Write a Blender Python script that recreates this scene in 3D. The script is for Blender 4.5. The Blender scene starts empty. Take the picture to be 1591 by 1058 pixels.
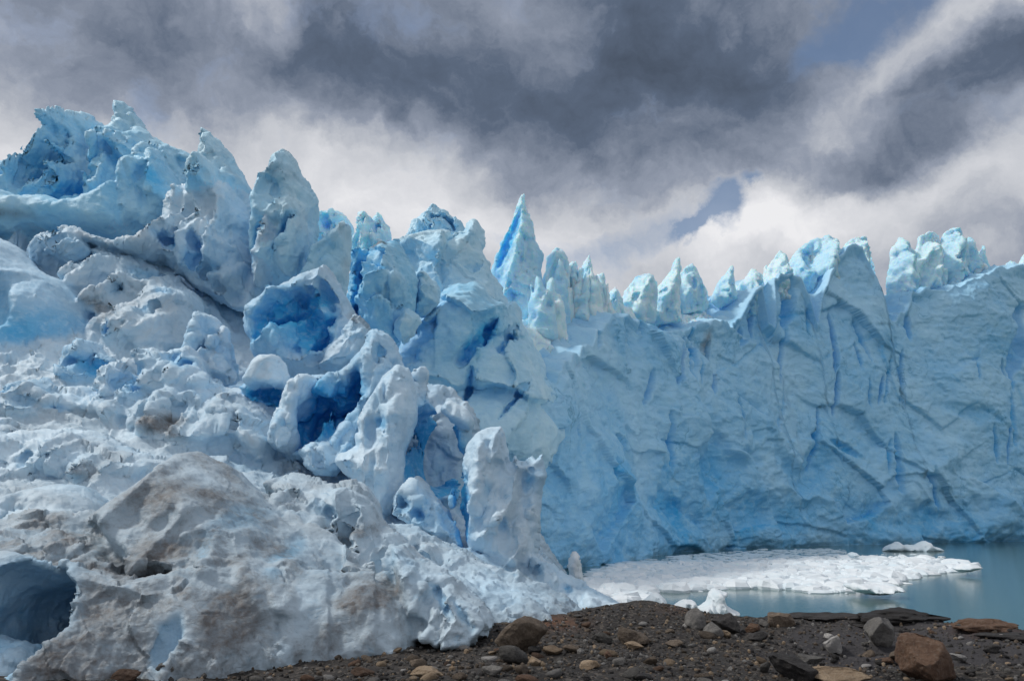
import bpy, math, random
import numpy as np

# ------------------------------------------------------------------ camera, sky, sun
FPX, CXP, CYP = 1237.0, 795.5, 529.0            # focal length and centre in photograph pixels
CAMZ = 7.0
PITCH = math.atan((795.0 - CYP) / FPX)          # horizon at row 795
scene = bpy.context.scene
COL = scene.collection
cd = bpy.data.cameras.new('camera')
cam = bpy.data.objects.new('camera', cd)
COL.objects.link(cam)
cam.location = (0, 0, CAMZ)
cam.rotation_euler = (math.pi / 2 + PITCH, 0, 0)
cd.sensor_fit = 'HORIZONTAL'
cd.sensor_width = 36.0
cd.lens = 36.0 * FPX / 1591.0
cd.clip_start = 0.1
cd.clip_end = 8000
scene.camera = cam
CP, SP = math.cos(PITCH), math.sin(PITCH)


def raydir(px, py):
    a = (np.asarray(px, float) - CXP) / FPX
    b = (CYP - np.asarray(py, float)) / FPX
    return a, CP - b * SP, SP + b * CP          # x, y, z per unit axis depth


def P(px, py, Y):
    """world point seen at photo pixel (px,py) at ground distance Y"""
    x, y, z = raydir(px, py)
    t = Y / y
    return np.array([x * t, Y + 0 * t, CAMZ + z * t])


def proj(x, y, z):
    z = z - CAMZ
    d = y * CP + z * SP
    u = -y * SP + z * CP
    return CXP + FPX * x / d, CYP - FPX * u / d


# ---- world
SUN_EL, SUN_AZ = math.radians(50), math.radians(-80)     # azimuth from +Y towards +X (sun is back left)
w = bpy.data.worlds.new('World')
scene.world = w
w.use_nodes = True
nt = w.node_tree
nt.nodes.clear()


def N(t, **kw):
    n = nt.nodes.new(t)
    for k, v in kw.items():
        if k.startswith('i_'):
            n.inputs[k[2:].replace('_', ' ')].default_value = v
        else:
            setattr(n, k, v)
    return n


def L(a, b):
    nt.links.new(a, b)


def math_(op, a, b=None, clamp=False):
    n = nt.nodes.new('ShaderNodeMath')
    n.operation = op
    n.use_clamp = clamp
    for i, v in enumerate((a, b)):
        if v is None:
            continue
        if isinstance(v, (int, float)):
            n.inputs[i].default_value = v
        else:
            nt.links.new(v, n.inputs[i])
    return n.outputs[0]


def ramp(fac, stops, interp='LINEAR'):
    n = nt.nodes.new('ShaderNodeValToRGB')
    n.color_ramp.interpolation = interp
    el = n.color_ramp.elements
    while len(el) < len(stops):
        el.new(0.5)
    for e, (p, c) in zip(el, stops):
        e.position = p
        e.color = (c, c, c, 1) if isinstance(c, (int, float)) else (*c, 1)
    nt.links.new(fac, n.inputs[0])
    return n.outputs[0]


def mixc(fac, a, b, blend='MIX'):
    n = nt.nodes.new('ShaderNodeMix')
    n.data_type = 'RGBA'
    n.blend_type = blend
    for i, v in ((0, fac), (6, a), (7, b)):
        if isinstance(v, (int, float)):
            n.inputs[i].default_value = v
        elif isinstance(v, tuple):
            n.inputs[i].default_value = (*v, 1)
        else:
            nt.links.new(v, n.inputs[i])
    return n.outputs[2]


def noise(vec, scale, detail=6, rough=0.55, dist=0.0):
    n = nt.nodes.new('ShaderNodeTexNoise')
    n.inputs['Scale'].default_value = scale
    n.inputs['Detail'].default_value = detail
    n.inputs['Roughness'].default_value = rough
    n.inputs['Distortion'].default_value = dist
    if vec is not None:
        nt.links.new(vec, n.inputs['Vector'])
    return n.outputs['Fac']


def mapping(vec, loc=(0, 0, 0), rot=(0, 0, 0), scale=(1, 1, 1), kind='POINT'):
    n = nt.nodes.new('ShaderNodeMapping')
    n.vector_type = kind
    n.inputs['Location'].default_value = loc
    n.inputs['Rotation'].default_value = rot
    n.inputs['Scale'].default_value = scale
    nt.links.new(vec, n.inputs['Vector'])
    return n.outputs[0]


tc = N('ShaderNodeTexCoord')
D = tc.outputs['Generated']
# warp the direction so that cloud banks get ragged edges
wn = nt.nodes.new('ShaderNodeTexNoise')
wn.inputs['Scale'].default_value = 4.0
wn.inputs['Detail'].default_value = 8
wn.inputs['Roughness'].default_value = 0.6
L(D, wn.inputs['Vector'])
vm = N('ShaderNodeVectorMath', operation='MULTIPLY_ADD')
L(wn.outputs['Color'], vm.inputs[0])
vm.inputs[1].default_value = (0.22, 0.22, 0.22)
L(D, vm.inputs[2])
vs = N('ShaderNodeVectorMath', operation='SUBTRACT')
L(vm.outputs[0], vs.inputs[0])
vs.inputs[1].default_value = (0.11, 0.11, 0.11)
DW = vs.outputs[0]


def bank(px, py, rx, ry, ang, soft=True, vec=None):
    """a cloud bank: an elliptical region of the sky round the direction of a photo pixel"""
    x, y, z = raydir(px, py)
    v = np.array([x, y, z]) / math.sqrt(x * x + y * y + z * z)
    m = mapping(vec or DW, tuple(v), (0, math.radians(ang), 0), (rx / FPX, 0.9, ry / FPX), 'TEXTURE')
    g = nt.nodes.new('ShaderNodeTexGradient')
    g.gradient_type = 'SPHERICAL'
    nt.links.new(m, g.inputs[0])
    if not soft:
        return g.outputs['Fac']
    r = nt.nodes.new('ShaderNodeMapRange')
    r.interpolation_type = 'SMOOTHERSTEP'
    nt.links.new(g.outputs['Fac'], r.inputs[0])
    return r.outputs[0]


SKY_TONE = [  # px, py, rx, ry, angle, weight  (+ brighter, - darker)
    (950, 120, 640, 240, 8, -0.34), (1040, 50, 330, 130, -10, -0.16),
    (300, 60, 480, 180, 0, -0.24), (40, 30, 230, 150, 0, -0.10), (1560, 120, 170, 80, -10, -0.38), (1330, 60, 240, 90, -20, -0.10),
    (1310, 215, 340, 120, -30, 0.15), (1180, 360, 170, 90, -30, 0.20), (1490, 50, 180, 80, -25, 0.10),
    (560, 320, 420, 150, 5, 0.19), (60, 240, 200, 120, 10, 0.24), (880, 370, 420, 70, 0, 0.10),
    (1400, 310, 320, 60, 0, 0.18), (440, 35, 70, 60, 0, 0.22), (840, 60, 110, 70, 0, 0.14),
    (1330, 245, 190, 40, 5, -0.16), (700, 200, 420, 120, 10, -0.08),
]
tone = math_('MULTIPLY_ADD', noise(mapping(DW, scale=(1, 1, 1.8)), 2.6, 8, 0.55), 0.42)
nt.nodes[-1].inputs[2].default_value = 0.44
for (px, py, rx, ry, a, wt) in SKY_TONE:
    m = math_('MULTIPLY_ADD', bank(px, py, rx * 1.25, ry * 1.25, a), wt)
    L(tone, m.node.inputs[2])
    tone = m
fine = noise(mapping(DW, scale=(1, 1, 1.5)), 9, 9, 0.6)
m = math_('MULTIPLY_ADD', fine, 0.44)
L(tone, m.node.inputs[2])
tone = math_('SUBTRACT', m, 0.22)
m = math_('MULTIPLY_ADD', noise(mapping(DW, scale=(1, 1, 1.4)), 24, 8, 0.62), 0.22)
L(tone, m.node.inputs[2])
tone = math_('SUBTRACT', m, 0.11)
cloud_col = ramp(tone, [(0.0, (0.050, 0.066, 0.095)), (0.25, (0.098, 0.130, 0.190)), (0.48, (0.265, 0.30, 0.375)),
                        (0.68, (0.50, 0.52, 0.565)), (0.92, (0.71, 0.715, 0.745)), (1.0, (0.79, 0.79, 0.81))])
hole = math_('ADD', math_('ADD', bank(1395, 5, 190, 70, -12), math_('MAXIMUM', math_('MAXIMUM', bank(1128, 306, 40, 46, 15), bank(1090, 345, 66, 26, -22)), math_('MULTIPLY', bank(1165, 272, 34, 20, 0), 0.8))),
             math_('ADD', math_('MULTIPLY', bank(985, 375, 190, 45, -20), 0.55), math_('MULTIPLY', bank(160, 120, 40, 60, 30), 0.45)))
hole = math_('ADD', hole, math_('MULTIPLY', ramp(noise(mapping(DW, (3, 1, 2)), 1.7, 6), [(0.66, 0.0), (0.8, 1.0)]), 0.6))
hole = ramp(math_('ADD', hole, math_('MULTIPLY', math_('SUBTRACT', fine, 0.5), 2.2)), [(0.2, 0.0), (0.95, 0.85)])
sky = N('ShaderNodeTexSky', sky_type='NISHITA', sun_disc=False, sun_elevation=SUN_EL, sun_rotation=SUN_AZ)
bg1 = N('ShaderNodeBackground')
bg1.inputs['Strength'].default_value = 0.10
L(sky.outputs[0], bg1.inputs[0])
bg2 = N('ShaderNodeBackground')
bg2.inputs['Strength'].default_value = 1.0
L(cloud_col, bg2.inputs[0])
mx = N('ShaderNodeMixShader')
L(hole, mx.inputs[0])
L(bg2.outputs[0], mx.inputs[1])
L(bg1.outputs[0], mx.inputs[2])
wo = N('ShaderNodeOutputWorld')
L(mx.outputs[0], wo.inputs[0])

sl = bpy.data.lights.new('sun', 'SUN')
sl.energy = 1.9
sl.angle = math.radians(8)
sl.color = (1.0, 0.96, 0.9)
so = bpy.data.objects.new('sun', sl)
COL.objects.link(so)
so.rotation_euler = (math.pi / 2 - SUN_EL, 0, math.pi - SUN_AZ)
so.location = (-60, 60, 120)

scene.view_settings.view_transform = 'Standard'
scene.view_settings.look = 'None'
scene.view_settings.exposure = 0.1
scene.view_settings.gamma = 1.0
scene.render.engine = 'CYCLES'
scene.cycles.use_denoising = True
scene.cycles.max_bounces = 12
scene.cycles.diffuse_bounces = 10
scene.cycles.glossy_bounces = 3
scene.cycles.transmission_bounces = 4
scene.cycles.caustics_reflective = False
scene.cycles.caustics_refractive = False

# ------------------------------------------------------------------ numeric noise
RG = np.random.RandomState(7)
TAB = RG.rand(64, 64, 64).astype(np.float32)
OFF = RG.rand(32, 32, 32, 3).astype(np.float32)
CEL = RG.rand(32, 32, 32, 4).astype(np.float32)


def vnoise(p):
    i = np.floor(p).astype(np.int64)
    f = (p - i).astype(np.float32)
    f = f * f * (3 - 2 * f)
    i &= 63
    j = (i + 1) & 63
    x0, y0, z0, x1, y1, z1 = i[:, 0], i[:, 1], i[:, 2], j[:, 0], j[:, 1], j[:, 2]
    fx, fy, fz = f[:, 0], f[:, 1], f[:, 2]
    a = TAB[x0, y0, z0] * (1 - fx) + TAB[x1, y0, z0] * fx
    b = TAB[x0, y1, z0] * (1 - fx) + TAB[x1, y1, z0] * fx
    c = TAB[x0, y0, z1] * (1 - fx) + TAB[x1, y0, z1] * fx
    d = TAB[x0, y1, z1] * (1 - fx) + TAB[x1, y1, z1] * fx
    a = a * (1 - fy) + b * fy
    c = c * (1 - fy) + d * fy
    return (a * (1 - fz) + c * fz) * 2 - 1


def fbm(p, octaves=4, gain=0.5, ridged=False):
    s = np.zeros(len(p), np.float32)
    a = 1.0
    q = p
    for o in range(octaves):
        n = vnoise(q)
        if ridged:
            n = 1 - 2 * np.abs(n)
        s += a * n
        a *= gain
        q = np.stack([q[:, 1] * 1.6 + q[:, 2] * 1.2 + 11.3, q[:, 2] * 1.6 - q[:, 1] * 1.2 + 5.7, q[:, 0] * 2.03 + 3.1], 1)
    return s


def worley(p):
    """F1, F2, vector to the nearest centre, four random numbers of the cell"""
    i = np.floor(p).astype(np.int64)
    f = p - i
    n = len(p)
    F1 = np.full(n, 9.0)
    F2 = np.full(n, 9.0)
    V = np.zeros((n, 3))
    C = np.zeros((n, 4), np.float32)
    for dx in (-1, 0, 1):
        for dy in (-1, 0, 1):
            for dz in (-1, 0, 1):
                a, b, c = (i[:, 0] + dx) & 31, (i[:, 1] + dy) & 31, (i[:, 2] + dz) & 31
                v = OFF[a, b, c] + np.array([dx, dy, dz]) - f
                d = np.einsum('ij,ij->i', v, v)
                near = d < F1
                F2 = np.where(near, F1, np.minimum(F2, d))
                F1 = np.where(near, d, F1)
                V[near] = v[near]
                C[near] = CEL[a, b, c][near]
    return np.sqrt(F1), np.sqrt(F2), V, C


# ------------------------------------------------------------------ meshes
def normals(v, f):
    f = np.asarray(f)
    if f.shape[1] == 4:
        n = np.cross(v[f[:, 2]] - v[f[:, 0]], v[f[:, 3]] - v[f[:, 1]])
    else:
        n = np.cross(v[f[:, 1]] - v[f[:, 0]], v[f[:, 2]] - v[f[:, 0]])
    out = np.zeros_like(v)
    for k in range(f.shape[1]):
        for a in range(3):
            out[:, a] += np.bincount(f[:, k], n[:, a], len(v))
    return out / np.maximum(np.linalg.norm(out, axis=1, keepdims=True), 1e-12)


def relax(v, f, it=1, lam=0.5):
    f = np.asarray(f)
    k = f.shape[1]
    a = np.concatenate([f[:, i] for i in range(k)])
    b = np.concatenate([f[:, (i + 1) % k] for i in range(k)])
    cnt = np.maximum(np.bincount(a, minlength=len(v)) + np.bincount(b, minlength=len(v)), 1)
    for _ in range(it):
        s = np.stack([np.bincount(a, v[b, c], len(v)) + np.bincount(b, v[a, c], len(v)) for c in range(3)], 1)
        v = v * (1 - lam) + lam * s / cnt[:, None]
    return v


def make(name, v, f, mat, label=None, cat=None, group=None, kind=None, parent=None, attrs=None, smooth=True, origin=None, vnorm=None):
    v = np.asarray(v, np.float32)
    f = np.asarray(f, np.int32)
    if origin is None:
        origin = np.array([v[:, 0].mean(), v[:, 1].mean(), v[:, 2].min()], np.float32)
    me = bpy.data.meshes.new(name)
    k = f.shape[1]
    me.vertices.add(len(v))
    me.vertices.foreach_set('co', (v - origin).astype(np.float32).ravel())
    me.loops.add(f.size)
    me.loops.foreach_set('vertex_index', f.ravel())
    me.polygons.add(len(f))
    me.polygons.foreach_set('loop_start', np.arange(0, f.size, k, dtype=np.int32))
    me.polygons.foreach_set('use_smooth', np.full(len(f), smooth))
    me.update(calc_edges=True)
    for an, av in (attrs or {}).items():
        at = me.attributes.new(an, 'FLOAT', 'POINT')
        at.data.foreach_set('value', np.asarray(av, np.float32))
    if vnorm is not None:
        me.normals_split_custom_set_from_vertices(np.asarray(vnorm, np.float32).tolist())
    me.materials.append(mat)
    o = bpy.data.objects.new(name, me)
    COL.objects.link(o)
    o.location = origin
    if parent is not None:
        o.parent = parent
        o.location = origin - np.array(parent.location)
    if label:
        o['label'] = label
    if cat:
        o['category'] = cat
    if group:
        o['group'] = group
    if kind:
        o['kind'] = kind
    return o


def surface_nets(F):
    """dual mesh of the zero level of F[nx,ny,nz] in index space"""
    nx, ny, nz = F.shape
    ins = F < 0
    c = np.zeros((nx - 1, ny - 1, nz - 1), np.int8)
    for a in (0, 1):
        for b in (0, 1):
            for d in (0, 1):
                c += ins[a:nx - 1 + a, b:ny - 1 + b, d:nz - 1 + d]
    act = (c > 0) & (c < 8)
    idx = np.argwhere(act)
    vid = np.full(act.shape, -1, np.int32)
    vid[act] = np.arange(len(idx))
    acc = np.zeros((len(idx), 3))
    cnt = np.zeros(len(idx))
    corner = {(a, b, d): F[idx[:, 0] + a, idx[:, 1] + b, idx[:, 2] + d] for a in (0, 1) for b in (0, 1) for d in (0, 1)}
    for ax in range(3):
        o1, o2 = [k for k in range(3) if k != ax]
        for e1 in (0, 1):
            for e2 in (0, 1):
                A = [0, 0, 0]
                A[o1], A[o2] = e1, e2
                B = list(A)
                B[ax] = 1
                fa, fb = corner[tuple(A)], corner[tuple(B)]
                m = (fa < 0) != (fb < 0)
                t = fa[m] / (fa[m] - fb[m])
                pt = np.tile(np.array(A, float), (m.sum(), 1))
                pt[:, ax] = t
                acc[m] += pt
                cnt[m] += 1
    v = idx + acc / cnt[:, None]
    faces = []
    for ax in range(3):
        o1, o2 = [(1, 2), (2, 0), (0, 1)][ax]
        sa = [slice(None)] * 3
        sb = [slice(None)] * 3
        sa[ax] = slice(0, -1)
        sb[ax] = slice(1, None)
        A, B = ins[tuple(sa)], ins[tuple(sb)]
        e = np.argwhere(A != B)
        sh = act.shape
        ok = (e[:, o1] > 0) & (e[:, o2] > 0) & (e[:, o1] < sh[o1]) & (e[:, o2] < sh[o2])
        e = e[ok]
        q = []
        for d1, d2 in ((-1, -1), (0, -1), (0, 0), (-1, 0)):
            g = e.copy()
            g[:, o1] += d1
            g[:, o2] += d2
            q.append(vid[g[:, 0], g[:, 1], g[:, 2]])
        q = np.stack(q, 1)
        fl = ~A[e[:, 0], e[:, 1], e[:, 2]]
        q[fl] = q[fl][:, ::-1]
        faces.append(q)
    return v, np.concatenate(faces)


def poly_sdf(pts, X, Z):
    """signed distance to a closed polygon, positive inside"""
    pts = np.asarray(pts, float)
    d = np.full(X.shape, 1e9)
    inside = np.zeros(X.shape, bool)
    n = len(pts)
    for k in range(n):
        a, b = pts[k], pts[(k + 1) % n]
        e = b - a
        t = np.clip(((X - a[0]) * e[0] + (Z - a[1]) * e[1]) / max(e @ e, 1e-12), 0, 1)
        d = np.minimum(d, (X - a[0] - t * e[0]) ** 2 + (Z - a[1] - t * e[1]) ** 2)
        c = ((a[1] > Z) != (b[1] > Z))
        with np.errstate(divide='ignore', invalid='ignore'):
            xi = (b[0] - a[0]) * (Z - a[1]) / (b[1] - a[1]) + a[0]
        inside ^= c & (X < xi)
    d = np.sqrt(d)
    return np.where(inside, d, -d)


def spline(pts, per=5):
    """closed Catmull-Rom through the traced outline"""
    p = np.asarray(pts, float)
    n = len(p)
    out = []
    for k in range(n):
        a, b, c, d = p[k - 1], p[k], p[(k + 1) % n], p[(k + 2) % n]
        for t in np.arange(per) / per:
            s = 0.5 * ((2 * b) + (c - a) * t + (2 * a - 5 * b + 4 * c - d) * t * t + (3 * b - a - 3 * c + d) * t ** 3)
            out.append(s * 0.35 + (b * (1 - t) + c * t) * 0.65)
    return np.array(out)


# ------------------------------------------------------------------ materials
def new_mat(name):
    global nt
    m = bpy.data.materials.new(name)
    m.use_nodes = True
    nt = m.node_tree
    b = nt.nodes['Principled BSDF']
    return m, b


def attr(n):
    a = nt.nodes.new('ShaderNodeAttribute')
    a.attribute_name = n
    return a.outputs['Fac']


def bump(h, strength, dist, prev=None):
    b = nt.nodes.new('ShaderNodeBump')
    b.inputs['Strength'].default_value = strength
    b.inputs['Distance'].default_value = dist
    nt.links.new(h, b.inputs['Height'])
    if prev is not None:
        nt.links.new(prev, b.inputs['Normal'])
    return b.outputs[0]


def world_pos():
    g = nt.nodes.new('ShaderNodeNewGeometry')
    return g.outputs['Position']


def ice_material(name, k, white, blue, dirty=True, sss=0.0, rough=0.5, veins=False):
    """k: size of the grain in metres"""
    m, b = new_mat(name)
    pos = world_pos()
    n1 = noise(pos, 0.35 / k, 5, 0.6)
    sp_ = mapping(pos, rot=(0.3, 0.5, 0.4), scale=(1.0, 1.0, 1.9))
    n2 = noise(sp_, 2.0 / k, 8, 0.68, 0.6)
    n3 = noise(pos, 9.0 / k, 4, 0.7)
    bl = math_('ADD', attr('blue'), math_('MULTIPLY', math_('SUBTRACT', n1, 0.5), 0.35 if k == 1.0 else 0.9), True)
    col = mixc(bl, white, blue)
    # bubbly white crust and clear veins
    col = mixc(ramp(n2, [(0.50, 0.0), (0.72, 0.45)]), col, tuple(min(1, c * 1.10) for c in white))
    col = mixc(ramp(n2, [(0.26, 0.5), (0.42, 0.0)]), col, tuple(c * 0.86 for c in blue))
    if dirty:
        d = attr('dirt')
        dn = math_('ADD', math_('MULTIPLY', n2, 0.55), math_('MULTIPLY', n3, 0.45))
        # brown stains gather in patches: threshold falls as the attribute rises
        t = math_('SUBTRACT', math_('ADD', math_('MULTIPLY', dn, 1.7), math_('MULTIPLY', d, 0.6)), 1.2)
        t = ramp(math_('MULTIPLY', t, 2.4, True), [(0.0, 0.0), (0.55, 0.42), (1.0, 0.8)])
        col = mixc(math_('MULTIPLY', d, 0.8), col, (0.165, 0.19, 0.215))  # even grey: grime, with the near ice's shade put into the colour
        col = mixc(t, col, mixc(n1, (0.085, 0.072, 0.064), (0.17, 0.14, 0.12)))
    nt.links.new(col, b.inputs['Base Color'])
    b.inputs['Roughness'].default_value = rough
    b.inputs['Specular IOR Level'].default_value = 0.35
    if sss:
        b.inputs['Subsurface Weight'].default_value = sss
        b.inputs['Subsurface Radius'].default_value = (0.25, 0.7, 1.0)
        b.inputs['Subsurface Scale'].default_value = k * 0.6
    if veins:
        wv = nt.nodes.new('ShaderNodeVectorMath')
        wv.operation = 'MULTIPLY_ADD'
        wc = nt.nodes.new('ShaderNodeTexNoise')
        wc.inputs['Scale'].default_value = 0.22
        wc.inputs['Detail'].default_value = 5
        nt.links.new(pos, wc.inputs['Vector'])
        nt.links.new(wc.outputs['Color'], wv.inputs[0])
        wv.inputs[1].default_value = (9, 9, 9)
        nt.links.new(pos, wv.inputs[2])
        vv = nt.nodes.new('ShaderNodeTexVoronoi')
        vv.feature = 'DISTANCE_TO_EDGE'
        vv.inputs['Scale'].default_value = 0.17
        nt.links.new(mapping(wv.outputs[0], rot=(0.2, 0.5, 0.3), scale=(1, 1, 0.6)), vv.inputs['Vector'])
        # veins of clear ice fade in and out along their length
        vfac = math_('MULTIPLY', ramp(vv.outputs['Distance'], [(0.0, 1.0), (0.035, 0.0)]), ramp(n1, [(0.5, 0.0), (0.66, 0.6)]))
        col = mixc(vfac, col, (0.05, 0.28, 0.46))
        col = mixc(ramp(noise(mapping(pos, rot=(0.4, 0.2, 0.5), scale=(1, 1, 1.8)), 0.16, 9, 0.72, 1.2), [(0.5, 0.0), (0.68, 0.55)]), col, (0.49, 0.79, 0.94))
        nt.links.new(col, b.inputs['Base Color'])
        bb = bump(vv.outputs['Distance'], 0.35, 0.5)
    bn = bump(n2, 0.6, 0.12 * k, bb if veins else None)
    bn = bump(n3, 0.5, 0.03 * k, bn)
    nt.links.new(bn, b.inputs['Normal'])
    return m


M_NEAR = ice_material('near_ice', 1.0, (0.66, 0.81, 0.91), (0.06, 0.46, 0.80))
M_MID = ice_material('upper_ice', 2.0, (0.62, 0.85, 0.955), (0.06, 0.50, 0.84))
M_FAR = ice_material('far_ice', 4.0, (0.48, 0.77, 0.965), (0.06, 0.45, 0.82), veins=True)
M_TOP = ice_material('sunlit_ice', 3.0, (0.74, 0.92, 0.985), (0.10, 0.56, 0.92), sss=0.6)  # paler copy of the ice: sunlight on the crest put into the colour
M_FLOE = ice_material('floe_ice', 1.0, (0.84, 0.88, 0.90), (0.45, 0.70, 0.82), dirty=False)


def rock_material(name, c1, c2, c3, scale=3.0, rust=0.0):
    m, b = new_mat(name)
    tcn = nt.nodes.new('ShaderNodeTexCoord')
    oi = nt.nodes.new('ShaderNodeObjectInfo')
    v = nt.nodes.new('ShaderNodeVectorMath')
    v.operation = 'ADD'
    nt.links.new(tcn.outputs['Object'], v.inputs[0])
    sc = nt.nodes.new('ShaderNodeVectorMath')
    sc.operation = 'SCALE'
    sc.inputs['Scale'].default_value = 1.0
    nt.links.new(oi.outputs['Location'], sc.inputs[0])
    nt.links.new(sc.outputs[0], v.inputs[1])
    n1 = noise(v.outputs[0], scale, 6, 0.6)
    n2 = noise(v.outputs[0], scale * 6, 6, 0.7)
    n3 = noise(v.outputs[0], scale * 25, 3, 0.7)
    col = mixc(ramp(n1, [(0.35, 0.0), (0.65, 1.0)]), c1, c2)
    col = mixc(ramp(n2, [(0.5, 0.0), (0.75, 0.8)]), col, c3)
    col = mixc(ramp(n3, [(0.3, 0.5), (0.6, 0.0)]), col, tuple(c * 0.4 for c in c1))
    hsv = nt.nodes.new('ShaderNodeHueSaturation')
    nt.links.new(col, hsv.inputs['Color'])
    nt.links.new(math_('MULTIPLY_ADD', oi.outputs['Random'], 0.9), hsv.inputs['Value'])
    nt.nodes[-1].inputs[2].default_value = 0.6
    nt.links.new(hsv.outputs[0], b.inputs['Base Color'])
    b.inputs['Roughness'].default_value = 0.75
    b.inputs['Specular IOR Level'].default_value = 0.3
    bn = bump(n1, 0.5, 0.12)
    bn = bump(n2, 0.9, 0.07, bn)
    bn = bump(n3, 0.7, 0.02, bn)
    nt.links.new(bn, b.inputs['Normal'])
    return m


ROCKS = {
    'grey': rock_material('grey_rock', (0.11, 0.105, 0.10), (0.19, 0.18, 0.165), (0.27, 0.25, 0.23)),
    'dark': rock_material('dark_rock', (0.03, 0.028, 0.028), (0.065, 0.06, 0.058), (0.11, 0.10, 0.095)),
    'brown': rock_material('brown_rock', (0.10, 0.075, 0.055), (0.20, 0.155, 0.115), (0.30, 0.25, 0.20)),
    'tan': rock_material('tan_rock', (0.27, 0.19, 0.12), (0.38, 0.29, 0.20), (0.46, 0.38, 0.29)),
    'rust': rock_material('rust_rock', (0.10, 0.055, 0.035), (0.19, 0.115, 0.075), (0.27, 0.215, 0.17)),
    'pale': rock_material('pale_rock', (0.30, 0.29, 0.28), (0.42, 0.40, 0.38), (0.55, 0.53, 0.50)),
}


def water_material():
    m, b = new_mat('lake_water')
    pos = world_pos()
    n1 = noise(mapping(pos, scale=(1.0, 2.2, 1)), 1.1, 5, 0.6)
    n2 = noise(mapping(pos, scale=(1, 1.5, 1)), 0.16, 4, 0.5)
    col = mixc(n2, (0.078, 0.148, 0.155), (0.10, 0.175, 0.178))
    nt.links.new(col, b.inputs['Base Color'])
    b.inputs['Roughness'].default_value = 0.07
    b.inputs['IOR'].default_value = 1.33
    nt.links.new(bump(n1, 0.16, 0.1), b.inputs['Normal'])
    return m


M_WATER = water_material()


def ground_material():
    m, b = new_mat('wet_gravel')
    pos = world_pos()
    n1 = noise(pos, 0.45, 6, 0.6)
    n2 = noise(pos, 7, 7, 0.7)
    vo = nt.nodes.new('ShaderNodeTexVoronoi')
    vo.inputs['Scale'].default_value = 16
    nt.links.new(pos, vo.inputs['Vector'])
    col = mixc(ramp(n1, [(0.35, 0.0), (0.65, 1.0)]), (0.020, 0.018, 0.017), (0.044, 0.039, 0.036))
    col = mixc(ramp(n2, [(0.52, 0.0), (0.75, 0.7)]), col, (0.11, 0.095, 0.085))
    hs = nt.nodes.new('ShaderNodeSeparateColor')
    nt.links.new(vo.outputs['Color'], hs.inputs[0])
    col = mixc(ramp(hs.outputs[0], [(0.8, 0.0), (0.9, 0.6)]), col, (0.14, 0.12, 0.10))
    col = mixc(math_('MULTIPLY', attr('rust'), ramp(n2, [(0.35, 0.2), (0.6, 1.0)])), col, (0.14, 0.062, 0.030))
    col = mixc(math_('MULTIPLY', attr('slate'), 0.75), col, (0.055, 0.053, 0.058))
    nt.links.new(col, b.inputs['Base Color'])
    b.inputs['Roughness'].default_value = 0.8
    b.inputs['Specular IOR Level'].default_value = 0.25
    bn = bump(n2, 0.8, 0.05)
    bn = bump(vo.outputs['Distance'], 0.6, 0.03, bn)
    nt.links.new(bn, b.inputs['Normal'])
    return m


M_GROUND = ground_material()

# ------------------------------------------------------------------ terrain: lake, shore, glacier body
def grid_faces(nu, nv, flip=False):
    a = np.arange(nu * nv).reshape(nu, nv)
    q = np.stack([a[:-1, :-1], a[1:, :-1], a[1:, 1:], a[:-1, 1:]], -1).reshape(-1, 4)
    return q[:, ::-1] if flip else q


def smooth01(t):
    t = np.clip(t, 0, 1)
    return t * t * (3 - 2 * t)


# lake: one sheet to the horizon
xs = np.array([-3000, -400, -60, 0, 60, 150, 400, 3000.0])
ys = np.array([-3000, -200, 0, 20, 60, 120, 220, 600, 5000.0])
gx, gy = np.meshgrid(xs, ys, indexing='ij')
make('lake_water', np.stack([gx.ravel(), gy.ravel(), 0 * gx.ravel()], 1), grid_faces(len(xs), len(ys)), M_WATER, kind='structure')

# shore: crest line traced from the photograph (pixel of the skyline of the gravel -> world)
CREST = np.array([(-700, 1090, 17), (0, 1040, 20), (500, 985, 21), (700, 962, 23), (850, 952, 24), (940, 940, 25), (1000, 931, 25.5), (1040, 938, 25.5),
                  (1100, 953, 25), (1180, 957, 25), (1250, 953, 25), (1330, 946, 25), (1410, 946, 24), (1500, 953, 23),
                  (1591, 967, 22), (2100, 1010, 20), (2600, 1040, 18)], float)
cw = np.array([P(a, b, c) for a, b, c in CREST])


def ground_z(x, y):
    cy = np.interp(x, cw[:, 0], cw[:, 1])
    cz = np.interp(x, cw[:, 0], cw[:, 2])
    base = 3.92 + 0.10 * np.sin(x * 0.5 + 1) + 0.05 * np.sin(x * 1.3 + y * 0.7) - 0.012 * (x + 2)
    base = base + 0.45 * np.exp(-((x - 0.3) ** 2 / 14 + (y - 15) ** 2 / 9)) * 0.5
    t = smooth01((y - (cy - 6)) / 6)
    z = base * (1 - t) + cz * t
    z = z - np.maximum(y - cy, 0) * 0.30 - 0.012 * np.maximum(y - cy, 0) ** 2
    return np.maximum(z, -2.5)


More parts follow.
